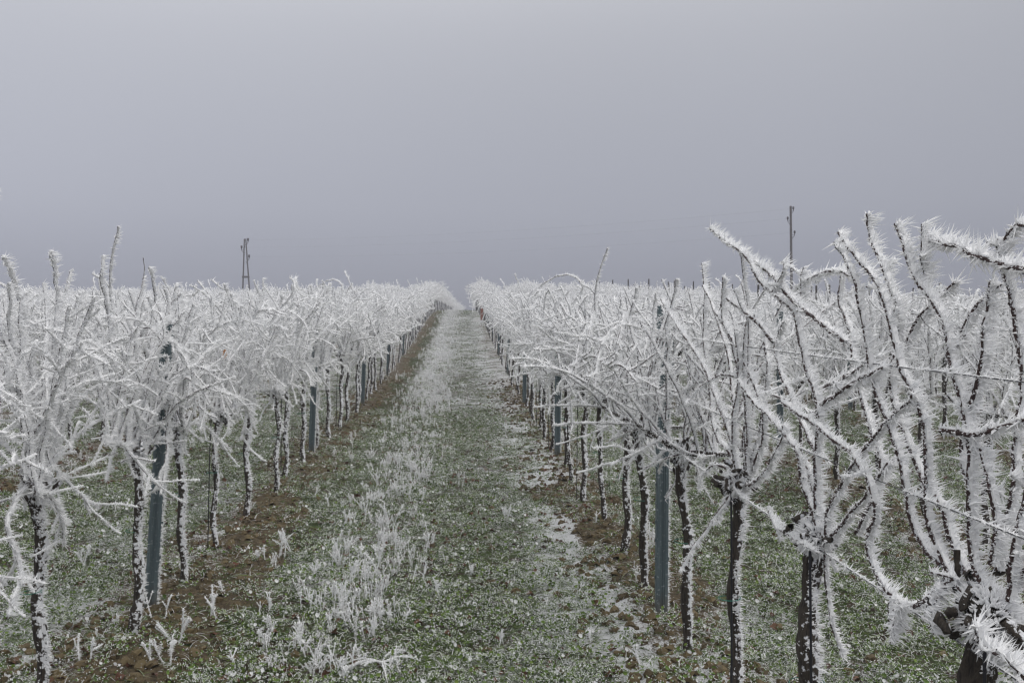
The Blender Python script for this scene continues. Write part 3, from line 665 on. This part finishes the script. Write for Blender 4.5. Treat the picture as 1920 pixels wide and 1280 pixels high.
def post_rime(h, z0, amt):
    mb = MB(); n = int(amt * (h - z0)); z = z0 + rng.random(n) ** .8 * (h - z0)
    B = np.stack([np.full(n, .029), rng.uniform(0, .034, n), z], 1); D = WIND + rng.normal(size=(n, 3)) * .5
    spikes(mb, B, D, .014 * np.exp(rng.normal(0, .4, n)), .005 * (1 + .5 * rng.random(n)))
    m = int(amt * .5 * (h - 1.0)); z = 1.0 + rng.random(m) * (h - 1.0)
    B = np.stack([rng.uniform(-.029, .029, m), np.full(m, -.002), z], 1); D = np.array([.5, -1, .1]) + rng.normal(size=(m, 3)) * .5
    keep = fbm(z * 14, B[:, 0] * 60, 8, 2) > .38
    spikes(mb, B[keep], D[keep], .012 * np.exp(rng.normal(0, .4, keep.sum())), .006)
    mb2 = mb; return mb2.mesh('post_rime', [M_RIME])
PM, _ = steel_post(1.66); PRh = post_rime(1.66, .0, 900); PRl = post_rime(1.66, .6, 200)
WM = wood_post(2.12)
posts_far = []
for side, rows in (('L', ROWS_L), ('R', ROWS_R)):
    for k, x0 in enumerate(rows):
        wood = side == 'R' and k >= 3
        for i, y in enumerate(post_ys(side, k)):
            x = x0 + float(rshift(y)) + (.015 if side == 'R' and k == 0 else -.02 if side == 'L' else 0)
            if x / y < -.66 or x / y > .6 or y > 118: continue
            if (y < 62 and k < 3) or (y < 62 and side == 'R') or (y < 30):
                nm = 'wooden_stake' if wood else 'steel_post'
                e = link(nm, WM if wood else PM)
                e.location = (x, y, float(zg_at(x, y)))
                lean = (rng.normal(0, .012), rng.normal(0, .015))
                if side == 'L' and k == 0: lean = (0, .055 if i == 0 else .03)
                if side == 'L' and k == 0: lean = (0.0, (.060 if y < 6 else .034))
                if side == 'R' and k == 0: lean = (0, .008)
                if side == 'R' and k == 1 and 9 < y < 11: lean = (0, .0)
                e.rotation_euler = (lean[0], lean[1], rng.normal(0, .04))
                if not wood: e.scale = (1.12, 1, .93 if side == 'L' else 1)
                kind = 'dark wooden stake' if wood else 'grey green steel post'
                nth = 'nearest post' if i == 0 else f'{ORD[i]} post'
                if y < 3 and k == 0: nth = 'post closest to the camera'
                tag(e, f"{kind}, {nth} of the {rowname(side,k)} the alley", 'wooden stake' if wood else 'vineyard post', f"posts of the {rowname(side,k)} the alley")
                if not wood: link('rime', PRh if y < 12 else PRl, e)
            else: posts_far.append((x, y, 1 if wood else 0))
# a red brown guard round one young vine at the crest, right row
gx_, gy_ = 1.02, 44.0
mb = MB(); z = np.linspace(0, .8, 6); tube(mb, np.stack([0 * z, 0 * z, z], 1), .10, 10, 0, True, .03)
g_ = tag(link('vine_guard', mb.mesh('vine_guard', [M_TUBE], True)), 'reddish brown guard tube at the foot of the right row near the crest', 'vine guard'); g_.location = (gx_, gy_, float(zg_at(gx_, gy_)))
# a withered orange leaf caught in the left row
mb = MB(); lp = atX(421, 664, -1.60); th = np.linspace(0, 6.283, 13)[:-1]
V = np.stack([.014 * np.cos(th) * (1 + .2 * np.cos(3 * th)), .006 * np.cos(th * 2), .034 * np.sin(th)], 1); mb.add(np.vstack([V, [[0, -.008, 0]]]), [[i, (i + 1) % 12, 12] for i in range(12)])
mb.add(np.vstack([V + [0, .002, 0], [[0, .003, 0]]]), [[(i + 1) % 12, i, 12] for i in range(12)])
l_ = tag(link('withered_leaf', mb.mesh('withered_leaf', [M_LEAFO], True)), 'small orange withered leaf caught among white canes of the left row', 'leaf'); l_.location = tuple(lp)
l_.rotation_euler = (0, .15, .2)

# ------------------------------------------------------------------ trellis wires
def wire(side, k, hgt, name, rime_to, y1=58):
    rows = ROWS_L if side == 'L' else ROWS_R; x0 = rows[k]; py = post_ys(side, k)
    ys = np.arange(1.2, y1, .45); off = -.03 if side == 'R' else .03
    sag = np.array([.02 * math.sin(math.pi * (((y - py[0]) / PS) % 1)) for y in ys])
    P = np.stack([x0 + off + rshift(ys), ys, zt(x0 + 0 * ys, ys) + hgt - sag], 1)
    mb = MB(); tube(mb, P, .0013, 5)
    o = tag(link('trellis_wire', mb.mesh('trellis_wire', [M_WIRE])), f"{name} thin trellis wire strung along the {rowname(side,k)} the alley", 'wire', 'trellis wires along the vine rows')
    rb = MB()
    for a in np.arange(1.2, rime_to, .45):
        if rng.random() < (.85 if side == 'R' else .35):
            q = P[(ys >= a - .01) & (ys <= a + .5)]
            if len(q) > 1:
                q = resample(q, .05)[0]; rime(rb, q, .0017, 700 if a < 6 else 200, .015 if side == 'R' else .02, .0045 if a < 6 else .008, 0, .5, spread=.8, coat=.4)
    if rb.n: tag(link('rime', rb.mesh('wire_rime', [M_RIME]), o), kind='stuff')
for s_ in 'LR':
    for k_ in (0, 1):
        for h_, n_ in ((1.56, 'upper'), (1.27, 'middle'), (1.0, 'lower')): wire(s_, k_, h_, n_, 20 if k_ == 0 else 12)
for k_ in (5, 7): wire('R', k_, 1.98, 'high', 0, 70)

# ------------------------------------------------------------------ utility poles
def at_depth(px, py, D): d = ray(px, py); return np.array([0, 0, CAM_H]) + d * D
def insulator(px, py, D, side_, par, base):
    mb = MB(); c = at_depth(px, py, D) - base; s = D / F; sg = -side_
    tube(mb, [c + [0, 0, -5 * s], c + [0, 0, -2 * s], c + [0, 0, -1 * s], c + [0, 0, 2.6 * s], c + [0, 0, 3.4 * s]], [.5 * s, .8 * s, 1.7 * s, 2.0 * s, 1.2 * s], 10)
    a = MB(); tube(a, [c + [0, 0, -5 * s], c + [sg * 2 * s, 0, -8 * s], c + [sg * 6.5 * s, 0, -10 * s]], .4 * s, 6)
    tube(a, [c + [0, 0, -5 * s], c + [sg * 5 * s, 0, -4 * s]], .35 * s, 6)
    tube(a, [c + [sg * 1 * s, 0, -6 * s], c + [sg * 6.0 * s, 0, -14 * s]], .3 * s, 6)
    b = link('bracket', a.mesh('bracket', [M_POLE]), par); link('insulator', mb.mesh('insulator', [M_INS], True), b)
DR, DL = 60.0, 82.0
b0 = at_depth(1484, 640, DR); b0[2] = float(zt(b0[0], b0[1]))
rp = bpy.data.objects.new('utility_pole', None); COL.objects.link(rp); rp.location = tuple(b0)
tag(rp, 'single wooden utility pole with three insulators rising behind the right vines', 'utility pole', 'utility poles beyond the vineyard')
mb = MB(); tp = at_depth(1482.5, 387, DR) - b0; z = np.linspace(-.3, tp[2], 12); P = np.stack([np.linspace(0.03, tp[0], 12), 0 * z, z], 1)
tube(mb, P, np.linspace(.10, .072, 12), 12, 0, True, .02); link('pole_shaft', mb.mesh('pole_shaft', [M_POLE], True), rp)
for px, py, s_ in ((1487.5, 391, 1), (1477, 410, -1), (1490, 436, 1)): insulator(px, py, DR, s_, rp, b0)
b1 = at_depth(460, 640, DL); b1[2] = float(zt(b1[0], b1[1]))
lp_ = bpy.data.objects.new('utility_pole', None); COL.objects.link(lp_); lp_.location = tuple(b1)
tag(lp_, 'A-shaped double utility pole rising above the left vines', 'utility pole', 'utility poles beyond the vineyard')
for px0, px1, r_ in ((456, 458.2, .055), (466, 460.8, .055)):
    p0 = at_depth(px0, 520, DL) - b1; p1 = at_depth(px1, 448, DL) - b1; dd = (p0 - p1) / (p1[2] - p0[2]); q0 = p0 + dd * (p0[2] + .3)
    mb = MB(); tube(mb, np.linspace(q0, p1, 8), np.linspace(r_ * 1.4, r_, 8), 10, 0, True, .02); link('pole_leg', mb.mesh('pole_leg', [M_POLE], True), lp_)
mb = MB(); tube(mb, [at_depth(454, 519, DL) - b1, at_depth(460, 519, DL) - b1, at_depth(467, 519, DL) - b1], .09, 8); link('crossbar', mb.mesh('crossbar', [M_POLE], True), lp_)
for px, py, s_ in ((465, 450, 1), (453, 464, -1), (467, 481, 1)): insulator(px, py, DL, s_, lp_, b1)
for (ra, la, nm) in (((1487.5, 391), (465, 450), 'topmost'), ((1477, 410), (453, 464), 'middle'), ((1490, 436), (467, 481), 'lowest')):
    A = at_depth(*ra, DR); B = at_depth(*la, DL); s = np.linspace(0, 1, 40)[:, None]; P = A + (B - A) * s; P[:, 2] -= (4 * s * (1 - s))[:, 0] * .45
    mb = MB(); tube(mb, P, .0035, 4, 0, False)
    tag(link('power_line', mb.mesh('power_line', [simple('line_' + nm, (.35, .35, .37))])), f'{nm} faint frosted power line hanging between the two utility poles', 'power line', 'power lines between the utility poles')

# ------------------------------------------------------------------ instanced ground cover and far vines
def scatter(name, protos, pts, rot, scl, ids, mats, label=None, cat=None, kind='stuff'):
    col = bpy.data.collections.new(name + '_protos')
    for i, me in enumerate(protos):
        col.objects.link(bpy.data.objects.new(f'{name}_proto_{i:02d}', me))
    me = bpy.data.meshes.new(name); n = len(pts); me.vertices.add(n); me.vertices.foreach_set('co', np.asarray(pts, np.float32).ravel())
    a = me.attributes.new('rot', 'FLOAT_VECTOR', 'POINT'); a.data.foreach_set('vector', np.asarray(rot, np.float32).ravel())
    a = me.attributes.new('scl', 'FLOAT_VECTOR', 'POINT'); a.data.foreach_set('vector', np.asarray(scl, np.float32).ravel())
    a = me.attributes.new('pick', 'INT', 'POINT'); a.data.foreach_set('value', np.asarray(ids, np.int32))
    for m in mats: me.materials.append(m)
    o = link(name, me); g = bpy.data.node_groups.new(name, 'GeometryNodeTree')
    g.interface.new_socket('Geometry', in_out='INPUT', socket_type='NodeSocketGeometry'); g.interface.new_socket('Geometry', in_out='OUTPUT', socket_type='NodeSocketGeometry')
    gi = g.nodes.new('NodeGroupInput'); go = g.nodes.new('NodeGroupOutput'); ci = g.nodes.new('GeometryNodeCollectionInfo'); ci.inputs[0].default_value = col; ci.inputs[1].default_value = True; ci.inputs[2].default_value = True
    ip = g.nodes.new('GeometryNodeInstanceOnPoints'); ip.inputs['Pick Instance'].default_value = True
    def na(nm, tp):
        q = g.nodes.new('GeometryNodeInputNamedAttribute'); q.data_type = tp; q.inputs[0].default_value = nm; return [s for s in q.outputs if s.enabled and s.name == 'Attribute'][0]
    g.links.new(gi.outputs[0], ip.inputs['Points']); g.links.new(ci.outputs[0], ip.inputs['Instance'])
    g.links.new(na('pick', 'INT'), ip.inputs['Instance Index']); g.links.new(na('rot', 'FLOAT_VECTOR'), ip.inputs['Rotation']); g.links.new(na('scl', 'FLOAT_VECTOR'), ip.inputs['Scale'])
    g.links.new(ip.outputs[0], go.inputs[0]); md = o.modifiers.new('scatter', 'NODES'); md.node_group = g
    tag(o, label, cat, None, kind); return o
def blades(mb, n, spread, hlo, hhi, wd, mats, probs, lay=.8, seg=3):
    for _ in range(n):
        a = rng.random() * 6.283; r = spread * math.sqrt(rng.random()); b = np.array([r * math.cos(a), r * math.sin(a), -.004])
        d = nrm(np.array([rng.normal(0, lay), rng.normal(0, lay), 1])); h = rng.uniform(hlo, hhi); sd = nrm(np.cross(d, rng.normal(size=3))); w = wd * rng.uniform(.6, 1.3)
        p = [b]; dd = d.copy()
        for k in range(seg): dd = nrm(dd + np.array([d[0] * .5, d[1] * .5, -.35])); p.append(p[-1] + dd * h / seg)
        V = []; f = []
        for k, q in enumerate(p[:-1]): ww = w * (1 - .25 * k) * .5; V += [q - sd * ww, q + sd * ww]
        V.append(p[-1]); m = int(rng.choice(len(probs), p=probs)); o = mb.n
        for k in range(seg - 1): f.append([2 * k, 2 * k + 1, 2 * k + 3]); f.append([2 * k, 2 * k + 3, 2 * k + 2])
        f.append([2 * seg - 2, 2 * seg - 1, 2 * seg]); mb.add(np.array(V), f, m)
GM = [M_GREEN, M_GFROST, M_RIME, M_STRAW]
def tuft(n, sp, lo, hi, wd, pr, lay=.9):
    mb = MB(); blades(mb, n, sp, lo, hi, wd, GM, pr, lay); return mb.mesh('grass_tuft', GM)
def cloverpatch():
    mb = MB()
    for _ in range(26):
        c = np.array([rng.normal(0, .045), rng.normal(0, .045), rng.uniform(.005, .035)]); nn = nrm(rng.normal(size=3) * .5 + [0, 0, 1]); a = nrm(np.cross(nn, rng.normal(size=3))); b = np.cross(nn, a); r = rng.uniform(.004, .0085)
        th = np.arange(6) * math.pi / 3; V = c + r * (np.cos(th)[:, None] * a * 1.3 + np.sin(th)[:, None] * b); V = np.vstack([V, c - nn * r * .35])
        mb.add(V, [[i, (i + 1) % 6, 6] for i in range(6)], int(rng.choice([0, 1, 2], p=[.66, .28, .06])))
        m = int(rng.integers(1, 5)); th2 = rng.random(m) * 6.283; spikes(mb, c + r * (np.cos(th2)[:, None] * a * 1.2 + np.sin(th2)[:, None] * b), nn[None] * .6 + rng.normal(size=(m, 3)) * .7, .008, .0035, 2)
    return mb.mesh('leaf_rosette', GM)
def weed(h, n, lod=0, fork=True):
    """dead stalks thickly furred with rime: returns (stalk builder, rime builder)"""
    sb = MB(); rb = MB()
    for _ in range(n):
        P = path((rng.normal(0, .02), rng.normal(0, .02), -.01), (rng.normal(0, .22), rng.normal(0, .22), 1), h * rng.uniform(.55, 1), rng.normal(size=3) * 1.2, .12, .02)
        tube(sb, P, .0018, 3); rime(rb, P, .0018, 1300 if lod == 0 else 420, .0125, .0045 if lod == 0 else .0065, 0, .8, spread=.9, coat=.6)
        if fork:
            for Tw in [path(P[len(P) // 2], nrm(P[-1] - P[0]) + rng.normal(size=3) * .5, h * rng.uniform(.2, .4), rng.normal(size=3), .15, .02) for _ in range(2)]:
                tube(sb, Tw, .0014, 3); rime(rb, Tw, .0014, 1200 if lod == 0 else 380, .011, .0045 if lod == 0 else .0065, 0, .8, spread=.9, coat=.6)
    return sb, rb
def merge2(sb, rb, nm, mats):
    A = MB()
    for m_, b_ in enumerate((sb, rb)):
        v = np.concatenate(b_.v); base = A.n; A.v.append(v.astype(np.float32)); A.n += len(v)
        for k in (3, 4):
            if b_.f[k]: f = np.concatenate(b_.f[k]); A.f[k].append(f + base); A.m[k].append(np.full(len(f), m_, np.int32))
    return A.mesh(nm, mats)
def deadleaf():
    mb = MB(); th = np.linspace(0, 6.283, 11)[:-1]; r = .022 * (1 + .3 * np.cos(th * 5) * .6)
    V = np.stack([r * np.cos(th), r * np.sin(th) * .85, .010 * np.cos(2 * th + rng.random() * 6) + .008], 1); mb.add(np.vstack([V, [[0, 0, .002]]]), [[i, (i + 1) % 10, 10] for i in range(10)])
    return mb.mesh('dead_leaf', [M_LEAF])
def clod():
    mb = MB(); u = np.arange(7) * 2 * math.pi / 7; rows = []
    for k, ph in enumerate(np.linspace(-.5, 1.2, 4)): rows.append(np.stack([np.cos(u) * math.cos(ph), np.sin(u) * math.cos(ph), 0 * u + math.sin(ph) * .75], 1) * (1 + .2 * rng.normal(size=(7, 1))))
    V = np.vstack(rows) * .5; f = [[r * 7 + i, r * 7 + (i + 1) % 7, (r + 1) * 7 + (i + 1) % 7, (r + 1) * 7 + i] for r in range(3) for i in range(7)]
    mb.add(V, f); mb.add(np.vstack([V[-7:], [[0, 0, .36]]]), [[i, (i + 1) % 7, 7] for i in range(7)]); return mb.mesh('soil_clod', [M_CLOD])

def rand_pts(n, x0, x1, y0, y1, ypow=1.0):
    return rng.uniform(x0, x1, n), y0 + (y1 - y0) * rng.random(n) ** ypow
def infrustum(x, y, mx=.66, mn=-.72): r = x / y; return (r < mx) & (r > mn)
def do_scatter(name, protos, x, y, scl, mats, label, cat, tilt=.12, zoff=0.0, prob=None):
    k = infrustum(x, y)
    if prob is not None: k &= rng.random(len(x)) < prob
    x, y, scl = x[k], y[k], scl[k]; n = len(x)
    pts = np.stack([x, y, zg_at(x, y) + zoff], 1); rot = np.stack([rng.normal(0, tilt, n), rng.normal(0, tilt, n), rng.random(n) * 6.283], 1)
    print(name, n); return scatter(name, protos, pts, rot, np.repeat(scl[:, None], 3, 1), rng.integers(0, len(protos), n), mats, label, cat)
# short grass, thick close by, in larger clumps farther up
tp = [tuft(38, .06, .028, .075, .0034, [.47, .31, .15, .07], 1.2) for _ in range(7)] + [cloverpatch() for _ in range(2)]
x, y = rand_pts(60000, -6.5, 7.5, 3.6, 15, 1.45)
pr = (1 - .70 * soilness(x, y)) * (.62 + .6 * sstep(fbm(x * 2.6, y * 2.6, 41), .40, .54))
do_scatter('grass', tp, x, y, rng.uniform(.7, 1.35, len(x)), GM, 'short green grass and clover dusted with hoar frost between the vine rows', 'grass', prob=pr)
tp2 = [tuft(100, .28, .025, .07, .0075, [.30, .40, .12, .18]) for _ in range(5)]
x, y = rand_pts(26000, -22, 30, 12, 75, 1.5)
do_scatter('distant_grass', tp2, x, y, rng.uniform(.8, 1.3, len(x)), GM, 'frosted grass farther up the slope between the rows', 'grass', prob=(1 - .75 * soilness(x, y)))
# white weeds: a band left of the middle of the alley, and loosely everywhere
wp = [merge2(*weed(rng.uniform(.10, .20), int(rng.integers(2, 5)), 1), 'frosted_weed', [M_STRAW, M_RIME]) for _ in range(8)]
x1, y1 = rand_pts(11000, -1.35, .25, 4.2, 60, 1.25); p1 = np.exp(-((x1 + .62) / .32) ** 2) * (.08 + .62 * sstep(fbm(x1 * 2.4, y1 * 1.4, 51), .42, .56)) * (.6 + .4 * sstep(y1, 6, 10)) * (1 - .45 * sstep(y1, 14, 24)); p1 += .10 * np.exp(-((x1 + .62) / .5) ** 2) * sstep(y1, 10, 16)
x2, y2 = rand_pts(15000, -16, 20, 3.8, 45, 1.3); p2 = .08 + .4 * sstep(fbm(x2 * 1.6, y2 * 1.2, 61), .5, .6); p2[(x2 > -.1) & (x2 < .9)] *= .35; p2 *= .35 + .65 * sstep(y2, 6, 11)
x = np.r_[x1, x2]; y = np.r_[y1, y2]
do_scatter('frosted_weeds', wp, x, y, rng.uniform(.3, 1.05, len(x)) * (1 + .15 * sstep(y, 10, 30)), [M_STRAW, M_RIME], 'low white frosted weed stalks scattered over the grass', 'weeds', prob=np.r_[p1, p2])
# rimed straw lying about, white grain on the soil
sp_ = [tuft(14, .10, .05, .13, .0032, [.02, .32, .30, .36], 2.6) for _ in range(5)]
x, y = rand_pts(11000, -6, 7.5, 3.7, 22, 1.4)
do_scatter('straw', sp_, x, y, rng.uniform(.6, 1.2, len(x)), GM, 'thin rimed straw and dead stems lying on the ground', 'straw', prob=.45 + .4 * sstep(fbm(x * 1.4, y * 1.4, 71), .45, .55))
x, y = rand_pts(7500, -5, 6.5, 3.7, 16, 1.4)
do_scatter('leaf_litter', [deadleaf() for _ in range(5)], x, y, rng.uniform(.5, 1.25, len(x)), [M_LEAF], 'curled red brown dead leaves strewn over the grass', 'leaves', tilt=.4, zoff=.008, prob=.2 + .5 * sstep(fbm(x, y, 81), .42, .55) + .5 * np.exp(-((x + .62) / .3) ** 2))
x, y = rand_pts(26000, -5, 7.5, 3.7, 20, 1.4)
do_scatter('soil_clods', [clod() for _ in range(5)], x, y, rng.uniform(.012, .075, len(x)) ** 1.0, [M_CLOD], 'crumbly brown soil clods along the foot of the vines', 'soil', tilt=.6, prob=.03 + .95 * soilness(x, y))
# individual conspicuous frosted weeds
WL = [((524, 1040), .26, 3, 'cluster of tall frosted weed stalks right of the left trunks, beside bare brown soil'),
      ((548, 1030), .22, 2, 'paired upright frosted stalks at the right end of the cluster on brown soil'),
      ((492, 1050), .12, 3, 'low lumpy frosted weed at the left foot of the tall stalk cluster'),
      ((345, 1215), .27, 2, 'leaning feathery frosted weed right of the nearest left steel post'),
      ((302, 1255), .20, 3, 'bushy white weed on the soil below the nearest left steel post'),
      ((402, 1160), .20, 3, 'forked frosted weed on the brown soil right of the second left trunk'),
      ((427, 1125), .12, 1, 'small frosted twig jutting up above the forked weed near the left row'),
      ((587, 1090), .15, 2, 'thin frosted weed standing alone left of the weedy band'),
      ((635, 1130), .15, 3, 'bushy frosted weed in the foreground grass left of the alley middle'),
      ((705, 1080), .20, 2, 'tall thin frosted weed at the near end of the weedy band'),
      ((735, 985), .24, 3, 'thick upright frosted weed beside dark soil in the weedy band'),
      ((745, 880), .24, 3, 'dense white weed clump above dark soil in the middle band'),
      ((690, 950), .18, 3, 'curled frosted weed left of the dark soil in the middle band'),
      ((655, 985), .16, 3, 'spreading frosted weed at the left edge of the middle band'),
      ((826, 1120), .15, 1, 'single slender frosted stalk in the green foreground grass'),
      ((808, 1020), .12, 2, 'two stubby frosted stalks in the middle of the alley'),
      ((945, 975), .16, 4, 'frosted tussock on the right side of the grass track'),
      ((152, 1260), .22, 2, 'slim frosted weed between the two lower left trunks'),
      ((158, 1060), .18, 2, 'white weed in the grass behind the lower left corner trunk'),
      ((490, 1210), .14, 2, 'small feathery weed in the near grass right of the left soil strip'),
      ((1200, 1262), .14, 1, 'short frosted stub in front of the right steel post'),
      ((1100, 1195), .08, 3, 'low frosted leaf clump left of the nearest right post'),
      ((640, 1275), .12, 4, 'pale frosted tuft cut by the bottom edge left of the sprawling plant'),
      ((880, 1075), .10, 2, 'tiny forked frosted weed right of the slender stalk')]
for (px, py), h_, n_, lab in WL:
    x, y = atGround(px, py); e = bpy.data.objects.new('frosted_weed', None); COL.objects.link(e); e.location = (x, y, float(zg_at(x, y))); e.empty_display_size = .05
    tag(e, lab, 'weed', 'frosted weeds in the alley'); s_, r_ = weed(h_, n_, 0)
    a = link('stalks', s_.mesh('stalks', [M_STRAW]), e); tag(link('rime', r_.mesh('weed_rime', [M_RIME]), a), kind='stuff')
x, y = atGround(715, 1252); e = bpy.data.objects.new('sprawling_weed', None); COL.objects.link(e); e.location = (x, y, float(zg_at(x, y)))
tag(e, 'flat white sprawling plant with radiating rimed stems at the bottom edge of the alley', 'weed'); sb_, rb_ = MB(), MB()
for a in np.r_[rng.uniform(2.4, 4.4, 7), rng.uniform(-.5, .5, 3), rng.uniform(0, 6.28, 3)]:
    P = path((0, 0, .02), (math.cos(a), math.sin(a) * .7, .7), rng.uniform(.10, .24), (0, 0, -6.5), .1, .02); P[:, 2] = np.maximum(P[:, 2], .006)
    tube(sb_, P, .0016, 4); rime(rb_, P, .0016, 1100, .008, .0042, 0, .9, spread=.9, coat=.6)
a = link('stalks', sb_.mesh('stalks', [M_STRAW]), e); link('rime', rb_.mesh('weed_rime', [M_RIME]), a)
# far vines: the rows beyond those built one by one
fp = [vine_proto(3, False, 24, merge=True)[0] for _ in range(8)] + [vine_proto(2, False, 25, merge=True)[0] for _ in range(5)]
pts = []; ids = []
for c in far_c:
    x, y = c[3], c[4]; pts.append((x, y)); ids.append(int(rng.integers(8, 13)) if y < 24 else int(rng.integers(0, 8)))
pts = np.array(pts); n = len(pts); rot = np.zeros((n, 3)); rot[:, 2] = rng.normal(0, .15, n); sc = np.repeat(rng.uniform(.92, 1.08, n)[:, None], 3, 1); sc[:, 1] *= rng.choice([-1, 1], n)
pz = zg_at(pts[:, 0], pts[:, 1]); print('far vines', n)
scatter('distant_grapevines', fp, np.column_stack([pts, pz]), rot, sc, ids, [M_BARK, M_RIME, M_CANE], 'farther rows of white rime covered grapevines across the hillside', 'grapevines')
if posts_far:
    q = np.array(posts_far); n = len(q); scatter('distant_posts', [PM, WM], np.column_stack([q[:, :2], zg_at(q[:, 0], q[:, 1])]), rng.normal(0, .012, (n, 3)), np.ones((n, 3)), q[:, 2].astype(int), [M_POST, M_STAKEWOOD], 'far trellis posts beyond the crest of the vineyard', 'posts')

# ------------------------------------------------------------------ haze
hb = MB(); x0, x1, y0, y1, z0, z1 = -650, 650, -70, 950, float(zg.min()) - 1.2, 13
# ground is clipped to the box: trim handled by the extent of the terrain grid
V = [(x, y, z) for z in (z0, z1) for y in (y0, y1) for x in (x0, x1)]
hb.add(V, [[0, 2, 3, 1], [4, 5, 7, 6], [0, 1, 5, 4], [1, 3, 7, 5], [3, 2, 6, 7], [2, 0, 4, 6]])
hm, t = mat('haze'); pv = N(t, 'ShaderNodeVolumePrincipled'); pv.inputs['Density'].default_value = .0036; pv.inputs['Color'].default_value = (.50, .512, .575, 1); pv.inputs['Anisotropy'].default_value = .2
o_ = N(t, 'ShaderNodeOutputMaterial'); t.links.new(pv.outputs[0], o_.inputs['Volume'])
tag(link('haze', hb.mesh('haze', [hm])), 'thin grey winter haze over the vineyard', 'haze', None, 'stuff')
print('done', time.time() - T0, 'objects', len(S.objects), 'ground extent', gx[0], gx[-1], gy[0], gy[-1], zg.min())
print('tris', sum(sum(len(p.vertices) - 2 for p in m.polygons) if len(m.polygons) < 50 else len(m.polygons) for m in bpy.data.meshes))
